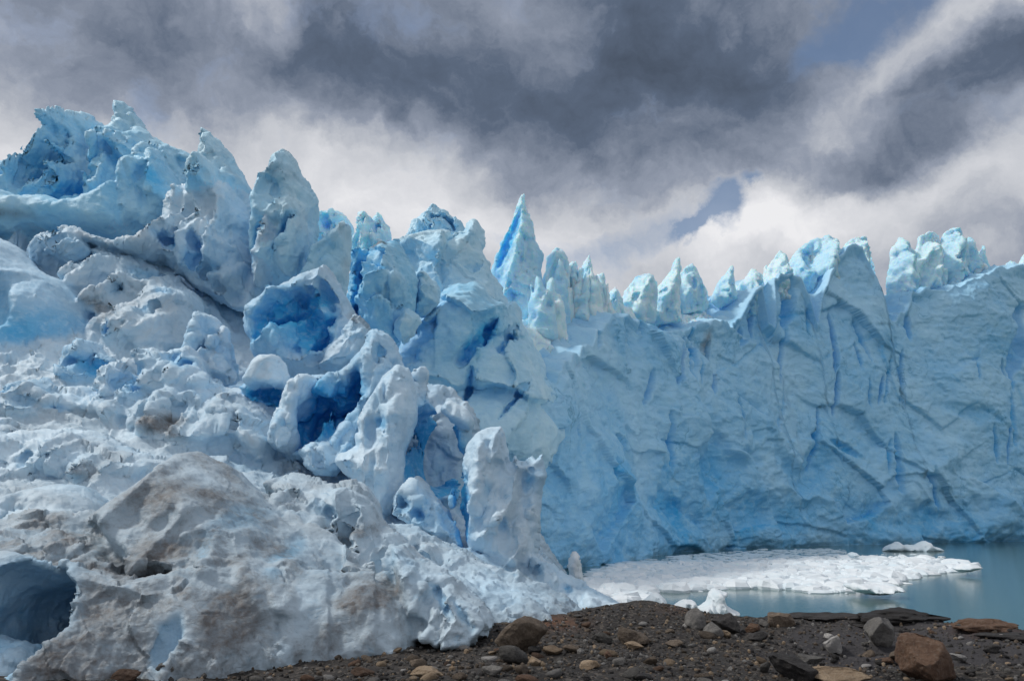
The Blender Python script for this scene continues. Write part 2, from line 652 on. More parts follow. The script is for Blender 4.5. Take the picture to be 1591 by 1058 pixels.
gxs = np.concatenate([np.linspace(-60, -14, 30), np.linspace(-13.8, 24, 310), np.linspace(24.3, 80, 40)])
gys = np.concatenate([np.linspace(-60, 8, 30), np.linspace(8.3, 28, 235), np.linspace(28.3, 62, 50)])
gx, gy = np.meshgrid(gxs, gys, indexing='ij')
x, y = gx.ravel(), gy.ravel()
z = ground_z(x, y)
p3 = np.stack([x, y, z], 1)
pxg, pyg = proj(x, np.maximum(y, 3), z)
wn_ = np.clip((y - 2) / 6, 0, 1)
slate = smooth01((pxg - 1180) / 120 + 0.8 * fbm(p3 * 0.5, 2)) * smooth01((y - 17.5) / 2.0 + fbm(p3 * np.array([0.15, 1.2, 1]) * 0.8 + 5, 2) * 0.8) * (y > 10)
bed = fbm(np.stack([x * 0.22, (y + 0.25 * x) * 1.1, z * 0], 1), 3, 0.5, True)
z = z + wn_ * (0.07 * fbm(p3 * 0.9, 4) + 0.035 * fbm(p3 * 5, 3)) + slate * (0.12 * (bed - 0.9) - 0.16)
rust = np.exp(-(((pxg - 855) / 42) ** 2 + ((pyg - 968) / 12) ** 2)) * 1.2 + np.exp(-(((pxg - 1530) / 60) ** 2 + ((pyg - 966) / 9) ** 2)) * 1.3 * (y > 10) \
    + 0.5 * np.exp(-(((pxg - 1070) / 40) ** 2 + ((pyg - 946) / 6) ** 2)) * (y > 15)
make('shore', np.stack([x, y, z], 1), grid_faces(len(gxs), len(gys)), M_GROUND, kind='structure',
     attrs={'rust': np.clip(rust, 0, 1), 'slate': slate})
_SX, _SY, _SZ = gxs, gys, z.reshape(len(gxs), len(gys))


def shore_z(x, y):
    i = np.clip(np.searchsorted(_SX, x) - 1, 0, len(_SX) - 2)
    j = np.clip(np.searchsorted(_SY, y) - 1, 0, len(_SY) - 2)
    tx = (x - _SX[i]) / (_SX[i + 1] - _SX[i])
    ty = (y - _SY[j]) / (_SY[j + 1] - _SY[j])
    return (_SZ[i, j] * (1 - tx) + _SZ[i + 1, j] * tx) * (1 - ty) + (_SZ[i, j + 1] * (1 - tx) + _SZ[i + 1, j + 1] * tx) * ty


# glacier body: a rising ice slope whose foot follows the traced ice margin
MARGIN = np.array([(-60, 6), (-24, 11.5), (-12, 13.9), (-8.6, 15.0), (-5.8, 16.4), (-4.3, 18.4), (-2.6, 20.0), (-0.6, 21.6), (1.2, 22.6), (2.6, 25.5), (4.2, 30), (4.8, 40),
                   (5.4, 52), (4.6, 66), (3.4, 80), (3.0, 96), (6.0, 108)], float)
# control points of the slope: pixel and distance
CTRL = []
ROWS = [(880, 20, 0), (800, 25, 0), (700, 32, 0), (600, 40, 0), (500, 48, 0), (400, 57, 0), (330, 66, 0), (290, 80, 0)]
for px in (-120, 60, 200, 330):
    for r, Y, _ in ROWS:
        CTRL.append(P(px, r + 10, Y))
for (px, py, Y) in [(430, 880, 20.5), (430, 800, 26), (430, 700, 32), (430, 640, 38), (430, 560, 46), (430, 470, 55), (430, 440, 68), (430, 420, 85),
                    (540, 880, 21), (540, 800, 26), (540, 740, 33), (540, 690, 42), (540, 640, 50), (540, 560, 64), (540, 500, 80),
                    (640, 900, 22), (640, 850, 26), (640, 810, 32), (640, 780, 40), (640, 740, 50), (640, 680, 64), (640, 600, 80),
                    (740, 905, 25), (740, 890, 30), (740, 872, 36), (740, 850, 45), (740, 810, 60), (740, 740, 80),
                    (800, 915, 30), (820, 900, 37), (835, 890, 45), (830, 875, 60), (820, 850, 80), (820, 845, 95)]:
    CTRL.append(P(px, py + 10, Y))
CTRL = np.array(CTRL)


def slope_z(x, y):
    out = np.zeros(len(x))
    for a in range(0, len(x), 20000):
        xx, yy = x[a:a + 20000, None], y[a:a + 20000, None]
        sc = 0.18 * (10 + yy)
        d = ((xx - CTRL[None, :, 0]) ** 2 + (yy - CTRL[None, :, 1]) ** 2) / sc ** 2
        wgt = np.exp(-d) + 1e-5 / (d + 0.1) ** 2
        out[a:a + 20000] = (wgt * CTRL[None, :, 2]).sum(1) / wgt.sum(1)
    return out


def margin_dist(x, y):
    poly = np.concatenate([MARGIN, [(-40, 160), (-300, 160), (-300, 6)]])
    return poly_sdf(poly, x, y)


def scallop(p, size, aniso=(1, 1, 1)):
    """melt cups with sharp rims: 0 in the cup, about 1 on the rim"""
    q = p / size / np.array(aniso)
    q = q + 0.35 * np.stack([vnoise(q * 1.3 + 3), vnoise(q * 1.3 + 17), vnoise(q * 1.3 + 31)], 1)
    f1, f2, _, c = worley(q)
    return np.clip(f1, 0, 1.15) ** 1.9, f2 - f1, c


# table of the body's height over (distance, x)
BX = np.linspace(-70, 14, 421)


def body_row(Y):
    x = BX
    y = np.full_like(x, Y)
    md = margin_dist(x, y)
    z = slope_z(x, y)
    toe = ground_z(x, y)
    toe = np.where(y > 26, np.minimum(toe, 0.4), toe)
    k = 1 - np.exp(-np.maximum(md, 0) / (1.0 + 0.02 * Y))
    return np.where(md > 0, (toe - 0.3) * (1 - k) + np.maximum(z, toe + 0.3) * k, toe - 0.3 + 1.5 * np.clip(md, -2, 0)), md


GLY = np.exp(np.arange(math.log(12.2), math.log(90), 0.0075))
BODY = [body_row(Yl)[0] for Yl in GLY]


def body_hit(px, py):
    a, b, c = raydir(px, py)
    for Yl, row in zip(GLY[::2], BODY[::2]):
        if CAMZ + c / b * Yl < np.interp(a / b * Yl, BX, row):
            return Yl
    return None


# ------------------------------------------------------------------ ice pieces from traced outlines
SEED = [0]
NEAR = []
NEAR_MAX = 76.0


def piece(name, label, cat, outline, Y, T, back=None, rake=0.35, yaw=0.0, p=2.0, R=None, cell=None, warp=1.0,
          cups=0.5, cupsize=None, rough=1.0, flute=0.0, facet=0.0, carve=(), ridge=(), blue=0.1, bluep=(), dirt=0.1, dirtp=(), mat=None,
          group=None, smooth_it=1, stretch=(1, 1, 1), crest=0.06, solo=False, blade=0.55, lean=None, chip=0.22):
    """A solid lump of ice: the traced outline gives its edge in an upright (raked, yawed) plane at distance Y,
    T and back are its thickness in metres towards and away from the shore.
    carve/ridge: (px, py, rx, ry, angle, depth) cups cut in / swellings on the front.  bluep, dirtp: (px,py,rx,ry,angle,amount)"""
    SEED[0] += 1
    sd = SEED[0] * 7.31
    ol = spline(outline, 4) if mat is not M_TOP else np.array(outline, float)
    c = np.array(outline, float)
    i0 = c[:, 1].argmax()
    x0, z0 = P(c[:, 0].mean(), c[i0, 1], Y)[[0, 2]]

    def onplane(px, py):
        dx, dy, dz = raydir(px, py)
        t = (Y - rake * z0 - yaw * x0 + rake * CAMZ) / (dy - rake * dz - yaw * dx)
        return dx * t, dy * t, CAMZ + dz * t
    X, Yp, Z = onplane(ol[:, 0], ol[:, 1])
    pts = np.stack([X, Z], 1)
    back = T * 1.2 if back is None else back
    s = Y / FPX
    if cell is None:
        ext = max(np.ptp(X), np.ptp(Z))
        cell = max(1.55 * 1.6 * s, ext / 150)
    pad = 3 * cell + 0.06 * max(np.ptp(X), np.ptp(Z))
    gx = np.arange(X.min() - pad, X.max() + pad, cell)
    gz = np.arange(Z.min() - pad, Z.max() + pad, cell)
    G, H = np.meshgrid(gx, gz, indexing='ij')
    wl = np.stack([G.ravel(), np.full(G.size, sd), H.ravel()], 1) / (0.22 * max(np.ptp(X), np.ptp(Z)))
    wa = warp * 0.018 * max(np.ptp(X), np.ptp(Z))
    d2 = poly_sdf(pts, G + wa * fbm(wl + 1.7, 3).reshape(G.shape), H + wa * fbm(wl + 8.1, 3).reshape(G.shape))
    Rm = max(d2.max(), 1e-3)
    R_ = R or (0.6 * Rm if Y < NEAR_MAX else Rm)
    t = np.clip(d2 / R_, 0, 1)
    prof = 1 - (1 - t) ** p
    base_t = ((0.006 + 0.009 * float(Y > 55)) * Y if Y < NEAR_MAX else 1.5 * cell) * np.clip(d2 / (2.5 * s), 0, 1)
    hf, hb = T * prof + base_t, back * prof + base_t

    def ell(q, GX, GZ):
        ex, ey, ez = onplane(q[0], q[1])
        ls = ey / FPX
        a = math.radians(q[4])
        m_ = min(q[2], q[3]) * ls
        wq = np.stack([GX.ravel(), np.full(GX.size, sd + 40), GZ.ravel()], 1) / (1.1 * m_)
        ux = (GX - ex) + 0.30 * m_ * fbm(wq, 2).reshape(GX.shape)
        uz = (GZ - ez) + 0.30 * m_ * fbm(wq + 21, 2).reshape(GX.shape)
        ca, sa = math.cos(a), math.sin(a)
        return np.sqrt(((ux * ca - uz * sa) / (q[2] * ls)) ** 2 + ((ux * sa + uz * ca) / (q[3] * ls)) ** 2)
    if Y < NEAR_MAX and crest != 0.12 and not facet:
        facet = 0.22
    if facet:
        q = np.stack([G.ravel(), np.full(G.size, sd), H.ravel()], 1) / (0.42 * Rm + 0.1 * max(np.ptp(X), np.ptp(Z)))
        q = q + 0.25 * np.stack([vnoise(q * 1.7 + 3), 0 * q[:, 0], vnoise(q * 1.7 + 31)], 1)
        _, _, V, C = worley(q)
        pl = ((C[:, 0] - 0.5) * V[:, 0] + (C[:, 1] - 0.5) * V[:, 2]) * 2.0 + (C[:, 2] - 0.5) * 0.8
        hf = hf + facet * T * pl.reshape(G.shape) * np.clip(t * 3, 0, 1)
    if flute:
        q = np.stack([G.ravel() / (0.18 * Rm + 0.05), np.full(G.size, sd), H.ravel() / (1.6 * Rm)], 1)
        q[:, 0] += 0.8 * vnoise(q * np.array([0.3, 1, 1.5]))
        hf = hf + flute * T * (np.abs(fbm(q, 2)).reshape(G.shape) - 0.45) * np.clip(t * 2, 0, 1)
    if Y < NEAR_MAX and crest:
        # melt bowls with sharp rims, in the piece's own plane
        for sz_, am_ in ((0.75, 1.0), (0.34, 0.5), (0.15, 0.22)):
            q = np.stack([G.ravel(), np.full(G.size, sd + sz_), H.ravel() * 0.7], 1) / (sz_ * Rm)
            q = q + 0.4 * np.stack([vnoise(q * 0.9 + 3), 0 * q[:, 0], vnoise(q * 0.9 + 31)], 1)
            q[:, 0] += 0.35 * q[:, 2]
            q[:, 1] = sd
            f1, f2, _, _ = worley(q)
            hf = hf + crest * am_ * T * (np.clip(f1, 0, 1.2) ** 1.5 - 0.45).reshape(G.shape) * np.clip(t * 2.5, 0, 1)
    if blade and (Y < NEAR_MAX or mat is M_TOP):
        # sharp crests with smooth hollows between them, running up the piece
        if crest == 0.12:
            blade = 0.12
        an = math.radians(((SEED[0] * 37) % 46) - 12 if lean is None else lean)
        ca, sa = math.cos(an), math.sin(an)
        gu = (G - X.mean()) * ca - (H - Z.mean()) * sa
        gv = (G - X.mean()) * sa + (H - Z.mean()) * ca
        for wd, am_ in ((0.62, 1.0), (0.27, 0.42), (0.11, 0.16)):
            q = np.stack([gu.ravel() / (wd * Rm), np.full(G.size, sd + wd * 9), gv.ravel() / (wd * Rm * 3.2)], 1)
            q[:, 0] += 0.5 * vnoise(q * np.array([0.4, 1, 1.3]) + 7)
            hf = hf + blade * am_ * T * (0.45 - 1.5 * np.abs(vnoise(q))).reshape(G.shape) * np.clip(t * 2.2, 0, 1)
    cut = np.zeros_like(hf)
    for q in carve:
        e = ell(q, G, H)
        cut = np.maximum(cut, q[5] * np.sqrt(np.clip(1 - e ** 2, 0, 1)))
    for q in ridge:
        e = ell(q, G, H)
        hf = hf + q[5] * np.clip(1 - e, 0, 1) * np.clip(t * 3, 0, 1)
    hf = hf - cut
    if Y < NEAR_MAX and not solo:
        NEAR.append(dict(name=name, label=label, cat=cat, gx=gx, gz=gz, hf=hf, hb=hb, d2=d2, Y=Y, rake=rake, yaw=yaw, x0=x0, z0=z0, ell=ell,
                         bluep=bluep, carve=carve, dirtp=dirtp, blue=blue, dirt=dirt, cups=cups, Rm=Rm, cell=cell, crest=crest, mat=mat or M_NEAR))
        return
    wmax = hf.max() + 2.5 * cell
    wmin = hb.max() + 2.5 * cell
    gw = np.arange(-wmax, wmin, cell)
    W = gw[None, None, :]
    F = np.maximum(-W - hf[:, :, None], W - hb[:, :, None])
    F = np.where(d2[:, :, None] < 0, np.maximum(F, -d2[:, :, None] + 0 * W), F)
    F = F.transpose(0, 2, 1)
    F[0], F[-1], F[:, 0], F[:, -1], F[:, :, 0], F[:, :, -1] = (cell,) * 6
    v, f = surface_nets(F)
    vx = gx[0] + v[:, 0] * cell
    vz = gz[0] + v[:, 2] * cell
    vw = gw[0] + v[:, 1] * cell
    vy = Y + rake * (vz - z0) + yaw * (vx - x0) + vw
    v = np.stack([vx, vy, vz], 1)
    v = relax(v, f, smooth_it, 0.5)
    n = normals(v, f)
    cs = cupsize or max(0.33 * Rm, 10 * s)
    q = v / np.array(stretch) + sd
    u1, e1, _ = scallop(q, cs)
    amp = cups * cs
    dsp = amp * 0.55 * (u1 - 0.42)
    u2, e2, _ = scallop(q + 5, cs * 0.38)
    dsp += amp * 0.16 * (u2 - 0.42)
    dsp += rough * (0.05 * cs * fbm(q / cs * 1.5, 2) + 0.045 * cs * fbm(q / cs * 4.5, 3))
    if chip:
        for ss, aa in ((1.0, 0.26), (0.42, 0.24)):
            qf = q / (cs * ss) + 13.7 * ss
            qf = qf + 0.22 * np.stack([vnoise(qf * 1.1 + 3), vnoise(qf * 1.1 + 17), vnoise(qf * 1.1 + 31)], 1)
            _, _, VV, C = worley(qf)
            dsp += chip * cs * ss * aa * 2 * ((C[:, 0] - 0.5) * VV[:, 0] + (C[:, 1] - 0.5) * VV[:, 1] + (C[:, 2] - 0.5) * VV[:, 2] + 0.15 * (C[:, 3] - 0.5))
    v = v + n * dsp[:, None]
    bl = blue + 0.22 * fbm(q / (2.2 * Rm) + 3, 2) + 0.30 * (0.38 - u1) * min(1, cups * 2)  # bluer inside the cups: shade of the hollows put into the colour
    di = dirt + 0.30 * fbm(q / (0.9 * Rm) + 7, 3)
    for q_ in bluep:
        bl += q_[5] * smooth01(1.35 - ell(q_, v[:, 0], v[:, 2]))
    for q_ in carve:
        bl += 0.45 * smooth01(1.25 - ell(q_, v[:, 0], v[:, 2]))  # carved hollows painted bluer, shade and glow in the colour
    for q_ in dirtp:
        di += q_[5] * smooth01(1.3 - ell(q_, v[:, 0], v[:, 2]))
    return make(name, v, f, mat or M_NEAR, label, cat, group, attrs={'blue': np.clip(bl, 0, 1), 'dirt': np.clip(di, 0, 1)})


# ---- upper left massif
G_PEAK = 'ice peaks on the skyline of the left massif'
piece('ice_ridge', 'fluted blue ice shoulder at the far left of the skyline, left of the highest peak', 'ice ridge',
      [(-90, 275), (-30, 262), (20, 257), (40, 262), (62, 250), (85, 231), (100, 214), (112, 198), (125, 190), (142, 188), (158, 191), (168, 200), (178, 235), (190, 300), (185, 350), (120, 372), (40, 375), (-90, 380)],
      69, 5.5, back=5, rake=0.4, yaw=0.1, p=1.4, cups=0.2, cupsize=3.2, facet=0.3, flute=0.4, blue=0.38, dirt=-0.1, mat=M_MID, stretch=(1.2, 1, 1.2), carve=[(118, 300, 14, 40, 38, 3), (60, 300, 12, 34, 48, 2.0)],
      bluep=[(115, 290, 20, 50, 35, 0.4)])
piece('ice_peak', 'highest ice peak with a hooked tip like a shark fin at upper left', 'ice peak',
      [(150, 212), (168, 203), (180, 204), (184, 188), (186, 167), (192, 163), (200, 168), (208, 178), (222, 196), (236, 209), (252, 219), (275, 233), (300, 245), (318, 262), (330, 300), (325, 350), (270, 372), (200, 365), (150, 340), (140, 270)],
      69, 4.2, back=4.5, rake=0.3, yaw=0.2, p=1.4, cups=0.2, cupsize=3.0, facet=0.3, blue=0.42, dirt=-0.15, mat=M_MID, flute=0.35, stretch=(1, 1, 1.6),
      ridge=[(190, 240, 16, 90, -12, 1.5), (262, 290, 10, 70, -38, 1.2)], carve=[(225, 290, 9, 50, -35, 2.0)])
piece('ice_wall', 'smooth pale blue ice wall below the far left peaks', 'ice wall',
      [(-80, 312), (0, 310), (15, 305), (50, 322), (90, 316), (125, 327), (160, 313), (190, 300), (202, 280), (214, 300), (222, 335), (212, 362), (182, 379), (150, 372), (100, 368), (0, 362), (-80, 365)],
      62, 3.0, crest=0.12, rake=0.15, p=2.2, cups=0.16, cupsize=3, blue=0.38, dirt=-0.05, mat=M_MID, dirtp=[(30, 355, 60, 6, 0, 0.7), (75, 320, 20, 4, 0, 0.7)])
piece('ice_fin', 'pale blue ice fin with a narrow pointed tip in front of the highest peak', 'ice fin',
      [(198, 300), (203, 276), (212, 260), (225, 256), (236, 258), (243, 244), (248, 236), (253, 242), (262, 258), (275, 282), (291, 309), (285, 330), (265, 345), (240, 362), (205, 368), (196, 340)],
      63, 2.6, rake=0.2, yaw=0.1, p=1.7, cups=0.22, cupsize=2.6, blue=0.42, dirt=-0.1, mat=M_MID, facet=0.35, bluep=[(262, 300, 10, 40, -30, 0.4)])
piece('ice_fin', 'curved blade of grey blue ice leaning right, second tip from the highest peak', 'ice fin',
      [(300, 285), (310, 262), (312, 238), (311, 208), (316, 201), (324, 205), (336, 217), (351, 236), (366, 254), (380, 272), (392, 292), (400, 310), (385, 330), (310, 330)],
      60, 2.0, rake=0.35, yaw=0.3, p=1.8, cups=0.15, cupsize=2, blue=0.25, dirt=0.0, mat=M_MID, carve=[(318, 228, 5, 24, 0, 1.2)])
piece('ice_hummock', 'rounded ice knob at the foot of the curved blade', 'ice hummock',
      [(301, 283), (309, 262), (324, 252), (337, 262), (345, 288), (340, 308), (315, 315), (300, 308)],
      57.5, 2.2, rake=0.15, cups=0.2, cupsize=1.5, blue=0.25, dirt=-0.05, mat=M_MID)
piece('ice_tower', 'tall rounded ice tower with a dark blunt tip left of the picture middle', 'ice tower',
      [(398, 310), (408, 293), (420, 281), (427, 268), (429, 256), (440, 243), (449, 239), (458, 247), (467, 264), (480, 281), (487, 296), (493, 316), (491, 345), (486, 380), (478, 425), (440, 440), (405, 430), (396, 370)],
      56, 2.8, rake=0.2, yaw=0.2, p=1.9, cups=0.3, cupsize=2.2, blue=0.22, dirt=0.05, mat=M_MID, dirtp=[(432, 292, 25, 12, 0, 0.6), (449, 243, 8, 8, 0, 0.5)])
piece('ice_fin', 'leaf shaped white ice fin with a deep blue slot, against the rounded tower', 'ice fin',
      [(412, 328), (422, 312), (440, 306), (455, 302), (464, 318), (472, 336), (478, 360), (475, 392), (462, 420), (448, 428), (425, 410), (410, 440), (390, 446), (392, 400), (400, 360)],
      53.5, 1.6, rake=0.15, yaw=0.1, p=2.2, cups=0.2, cupsize=1.5, blue=0.12, dirt=0.08, mat=M_MID, carve=[(438, 352, 4, 36, -20, 2.6), (398, 372, 8, 30, -10, 1.6)], bluep=[(438, 352, 10, 42, -20, 0.5)],
      dirtp=[(430, 305, 22, 7, 20, 0.7)])
piece('ice_buttress', 'broad scalloped white ice buttress below the curved blade', 'ice buttress',
      [(240, 382), (262, 355), (280, 322), (296, 308), (320, 306), (350, 312), (392, 298), (412, 315), (410, 360), (402, 410), (412, 455), (392, 482), (350, 475), (300, 445), (262, 410)],
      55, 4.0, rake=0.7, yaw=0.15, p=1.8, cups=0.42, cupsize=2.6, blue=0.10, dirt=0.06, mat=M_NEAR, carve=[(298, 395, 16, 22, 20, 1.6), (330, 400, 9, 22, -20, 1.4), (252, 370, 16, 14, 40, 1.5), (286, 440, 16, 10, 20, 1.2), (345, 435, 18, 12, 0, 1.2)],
      ridge=[(318, 360, 8, 60, -15, 0.8)])
piece('ice_mound', 'large smooth dome of ice with a shaded blue face at the left edge', 'ice mound',
      [(-90, 352), (-30, 362), (0, 372), (23, 385), (57, 413), (95, 437), (118, 460), (129, 495), (126, 518), (110, 543), (80, 566), (48, 583), (0, 590), (-90, 590)],
      45, 5.0, crest=0.12, rake=0.55, yaw=0.1, p=2.0, cups=0.12, cupsize=3.0, blue=0.28, dirt=0.0, carve=[(40, 500, 85, 75, 10, 2.2)], bluep=[(100, 520, 40, 40, 0, 0.25)])
piece('ice_slope', 'pitted dirty white ice ramp to the right of the smooth dome', 'ice slope',
      [(52, 412), (75, 388), (120, 378), (170, 384), (225, 402), (280, 430), (315, 465), (318, 510), (300, 545), (250, 568), (190, 560), (150, 528), (118, 470), (85, 435)],
      47.5, 3.4, rake=1.0, yaw=0.1, p=2.0, cups=0.3, cupsize=2.0, blue=0.02, dirt=0.22,
      carve=[(212, 466, 9, 12, 10, 1.3), (165, 508, 9, 14, 10, 1.4), (140, 518, 16, 13, 20, 1.2), (100, 395, 14, 10, 0, 1.0), (240, 437, 24, 15, 20, 1.6), (180, 425, 26, 14, 15, 0.8), (272, 500, 9, 16, 0, 1.2)],
      dirtp=[(130, 380, 70, 9, 5, 0.6), (200, 500, 60, 12, 25, 0.4), (85, 400, 18, 8, 40, 0.7)])
piece('ice_block', 'cracked ice blocks in the hollow under the blue wall', 'ice block',
      [(70, 382), (82, 368), (105, 362), (128, 372), (140, 388), (120, 402), (96, 410), (80, 400)],
      52, 1.2, rake=0.3, cups=0.5, cupsize=0.9, blue=0.35, dirt=0.25)
piece('ice_ridge', 'crooked dirty ice lip between blue wall and pitted ramp', 'ice ridge',
      [(110, 374), (150, 366), (200, 382), (222, 372), (262, 352), (292, 332), (300, 345), (270, 380), (232, 402), (180, 396), (130, 392)],
      54.5, 2.2, rake=0.6, cups=0.4, cupsize=1.5, blue=0.05, dirt=0.2, dirtp=[(215, 380, 40, 8, -20, 0.7)])

# ---- middle left scalloped ground
piece('ice_block', 'small hollowed ice block with turquoise face under the dome', 'ice block',
      [(88, 582), (96, 562), (110, 541), (126, 536), (140, 528), (152, 540), (162, 550), (180, 562), (172, 582), (150, 600), (120, 604)],
      41, 1.5, rake=0.4, cups=0.35, cupsize=1.2, blue=0.22, dirt=0.0, carve=[(142, 566, 22, 16, 10, 1.3)])
piece('ice_block', 'white ice block with a hole, right of the hollowed turquoise block', 'ice block',
      [(148, 606), (158, 585), (170, 572), (182, 565), (198, 574), (208, 590), (228, 598), (236, 612), (226, 632), (200, 632), (170, 622)],
      39, 1.3, rake=0.4, cups=0.3, cupsize=1.1, blue=0.12, dirt=0.03, carve=[(200, 598, 12, 18, -10, 1.4), (228, 612, 6, 14, 0, 0.9)])
piece('ice_mound', 'twin peaked white ice mound with a blue cup near the left middle', 'ice mound',
      [(220, 566), (228, 545), (240, 540), (262, 550), (285, 548), (302, 542), (315, 556), (326, 580), (345, 600), (330, 622), (280, 625), (240, 618), (222, 600)],
      40, 1.8, rake=0.5, cups=0.35, cupsize=1.4, blue=0.10, dirt=0.06, carve=[(283, 562, 14, 12, 0, 1.2), (240, 590, 10, 20, 0, 0.8)])
piece('ice_column', 'pale bent ice column left of the big blue hollow', 'ice column',
      [(298, 540), (304, 515), (310, 492), (322, 488), (338, 498), (352, 524), (362, 560), (368, 588), (345, 596), (320, 585), (300, 565)],
      43.5, 1.5, rake=0.4, cups=0.35, cupsize=1.3, blue=0.15, dirt=0.05, carve=[(335, 518, 12, 18, -20, 1.0)])
piece('ice_boulder', 'white ice boulder perched over a turquoise gap beside the big blue hollow', 'ice boulder',
      [(380, 594), (386, 578), (402, 562), (418, 555), (436, 554), (446, 575), (451, 598), (436, 612), (410, 610), (392, 606)],
      39, 1.3, crest=0.12, rake=0.15, p=2.4, cups=0.22, cupsize=1.0, blue=0.02, dirt=0.06)
piece('ice_block', 'turquoise ice under the perched white boulder', 'ice block',
      [(380, 602), (400, 598), (430, 602), (446, 600), (440, 630), (405, 632), (385, 618)],
      40.2, 1.0, rake=0.2, cups=0.4, cupsize=0.9, blue=0.7, dirt=0.05)
piece('ice_slope', 'broad dirty white ice slope in the middle of the left side', 'ice slope',
      [(70, 640), (110, 610), (165, 606), (232, 622), (300, 598), (345, 594), (385, 612), (430, 640), (440, 690), (420, 725), (350, 705), (300, 700), (240, 690), (160, 668), (90, 662)],
      36, 2.6, rake=1.3, yaw=0.1, cups=0.25, cupsize=1.6, blue=-0.05, dirt=0.14, dirtp=[(284, 665, 42, 18, 5, 0.8), (200, 680, 50, 8, 10, 0.5), (310, 690, 30, 10, 30, 0.5)])
piece('ice_block', 'knobbly ice block riddled with blue pits at the left edge', 'ice block',
      [(-60, 640), (-10, 625), (30, 606), (60, 592), (90, 602), (108, 625), (98, 655), (60, 672), (20, 668), (-60, 680)],
      37, 1.8, rake=0.6, cups=0.5, cupsize=1.2, blue=0.15, dirt=0.05, carve=[(45, 615, 12, 8, 0, 0.8), (80, 632, 20, 9, 10, 0.9), (30, 662, 9, 8, 0, 0.8), (3, 642, 8, 12, 0, 0.9)])
piece('ice_boulder', 'small round ice boulder at the left edge below the blue pits', 'ice boulder',
      [(-30, 660), (-8, 652), (12, 652), (26, 668), (18, 684), (-8, 692), (-30, 690)],
      34, 1.0, rake=0.3, cups=0.15, cupsize=0.8, blue=0.05, dirt=0.03)
piece('ice_slope', 'lumpy dirty white ice shelf at the left edge above the oval mound', 'ice slope',
      [(-60, 690), (0, 682), (60, 672), (130, 672), (200, 690), (262, 715), (220, 745), (205, 775), (180, 800), (160, 780), (120, 752), (70, 748), (20, 770), (-60, 780)],
      29, 2.0, rake=1.2, cups=0.35, cupsize=1.2, blue=-0.02, dirt=0.16, carve=[(80, 718, 14, 12, 30, 0.8), (10, 725, 24, 22, 0, 0.7), (152, 752, 16, 12, 0, 0.5)], dirtp=[(20, 765, 40, 10, -20, 0.6), (185, 735, 20, 20, 0, 0.4)])
piece('ice_mound', 'smooth oval mound of grey ice near the left edge', 'ice mound',
      [(22, 812), (22, 788), (35, 770), (55, 758), (88, 750), (115, 754), (140, 767), (158, 786), (163, 803), (140, 815), (100, 820), (50, 822)],
      23, 1.3, crest=0.12, rake=0.6, p=2.3, cups=0.06, cupsize=1.4, blue=0.08, dirt=0.04)
piece('ice_block', 'pale blue ice block wedged left of the smooth oval mound', 'ice block',
      [(-50, 790), (-10, 782), (18, 785), (26, 805), (30, 828), (10, 840), (-50, 845)],
      22.5, 0.9, rake=0.5, cups=0.2, cupsize=0.7, blue=0.22, dirt=0.05)
piece('ice_slope', 'rubbly brown stained ice below the smooth oval mound', 'ice slope',
      [(-60, 842), (0, 838), (40, 824), (95, 822), (150, 820), (185, 832), (220, 862), (258, 896), (250, 925), (205, 935), (150, 930), (95, 902), (40, 880), (-60, 882)],
      19, 1.3, rake=1.1, cups=0.45, cupsize=0.6, blue=-0.05, dirt=0.36, ridge=[(68, 848, 28, 26, 0, 0.6)])

# ---- foot of the glacier, bottom left
piece('ice_mound', 'ice bank with a dark turquoise cave in the bottom left corner', 'ice mound',
      [(-120, 880), (-30, 866), (0, 864), (40, 872), (80, 888), (130, 915), (180, 930), (228, 928), (246, 955), (262, 1000), (280, 1060), (260, 1110), (140, 1130), (-120, 1150)],
      16.4, 1.0, back=4, crest=0.12, rake=0.35, yaw=0.12, p=2.6, R=1.6, cups=0.12, cupsize=1.0, blue=0.0, dirt=0.2, bluep=[(35, 985, 100, 100, 8, 0.1)],
      dirtp=[(180, 1000, 60, 60, 0, 0.25)])
piece('ice_boulder', 'rounded ice lump inside the cave in the bottom left corner', 'ice boulder',
      [(-50, 985), (0, 992), (48, 1002), (58, 1030), (40, 1070), (-20, 1080), (-60, 1060)],
      16.8, 0.6, rake=0.3, cups=0.1, cupsize=0.7, blue=0.35, dirt=0.15, solo=True, crest=0.12)
piece('ice_boulder', 'low ice hump at the mouth of the bottom left cave', 'ice boulder',
      [(20, 1045), (50, 1022), (90, 1020), (115, 1045), (118, 1080), (15, 1085)],
      15.9, 0.5, rake=0.3, cups=0.1, cupsize=0.6, blue=0.3, dirt=0.3, solo=True, crest=0.12)
piece('ice_mound', 'grey dirty ice foot with a tall oval hollow beside the gravel', 'ice mound',
      [(232, 950), (255, 925), (285, 908), (312, 900), (345, 912), (385, 935), (400, 962), (410, 1010), (390, 1050), (340, 1090), (280, 1100), (230, 1095), (222, 1010)],
      17.0, 0.7, back=3, crest=0.12, rake=0.45, yaw=0.25, p=2.4, R=0.8, cups=0.12, cupsize=0.9, blue=0.02, dirt=0.3, bluep=[(257, 987, 18, 50, 4, 0.2)],
      dirtp=[(365, 950, 35, 30, 20, 0.6), (300, 1030, 40, 30, 0, 0.2)])
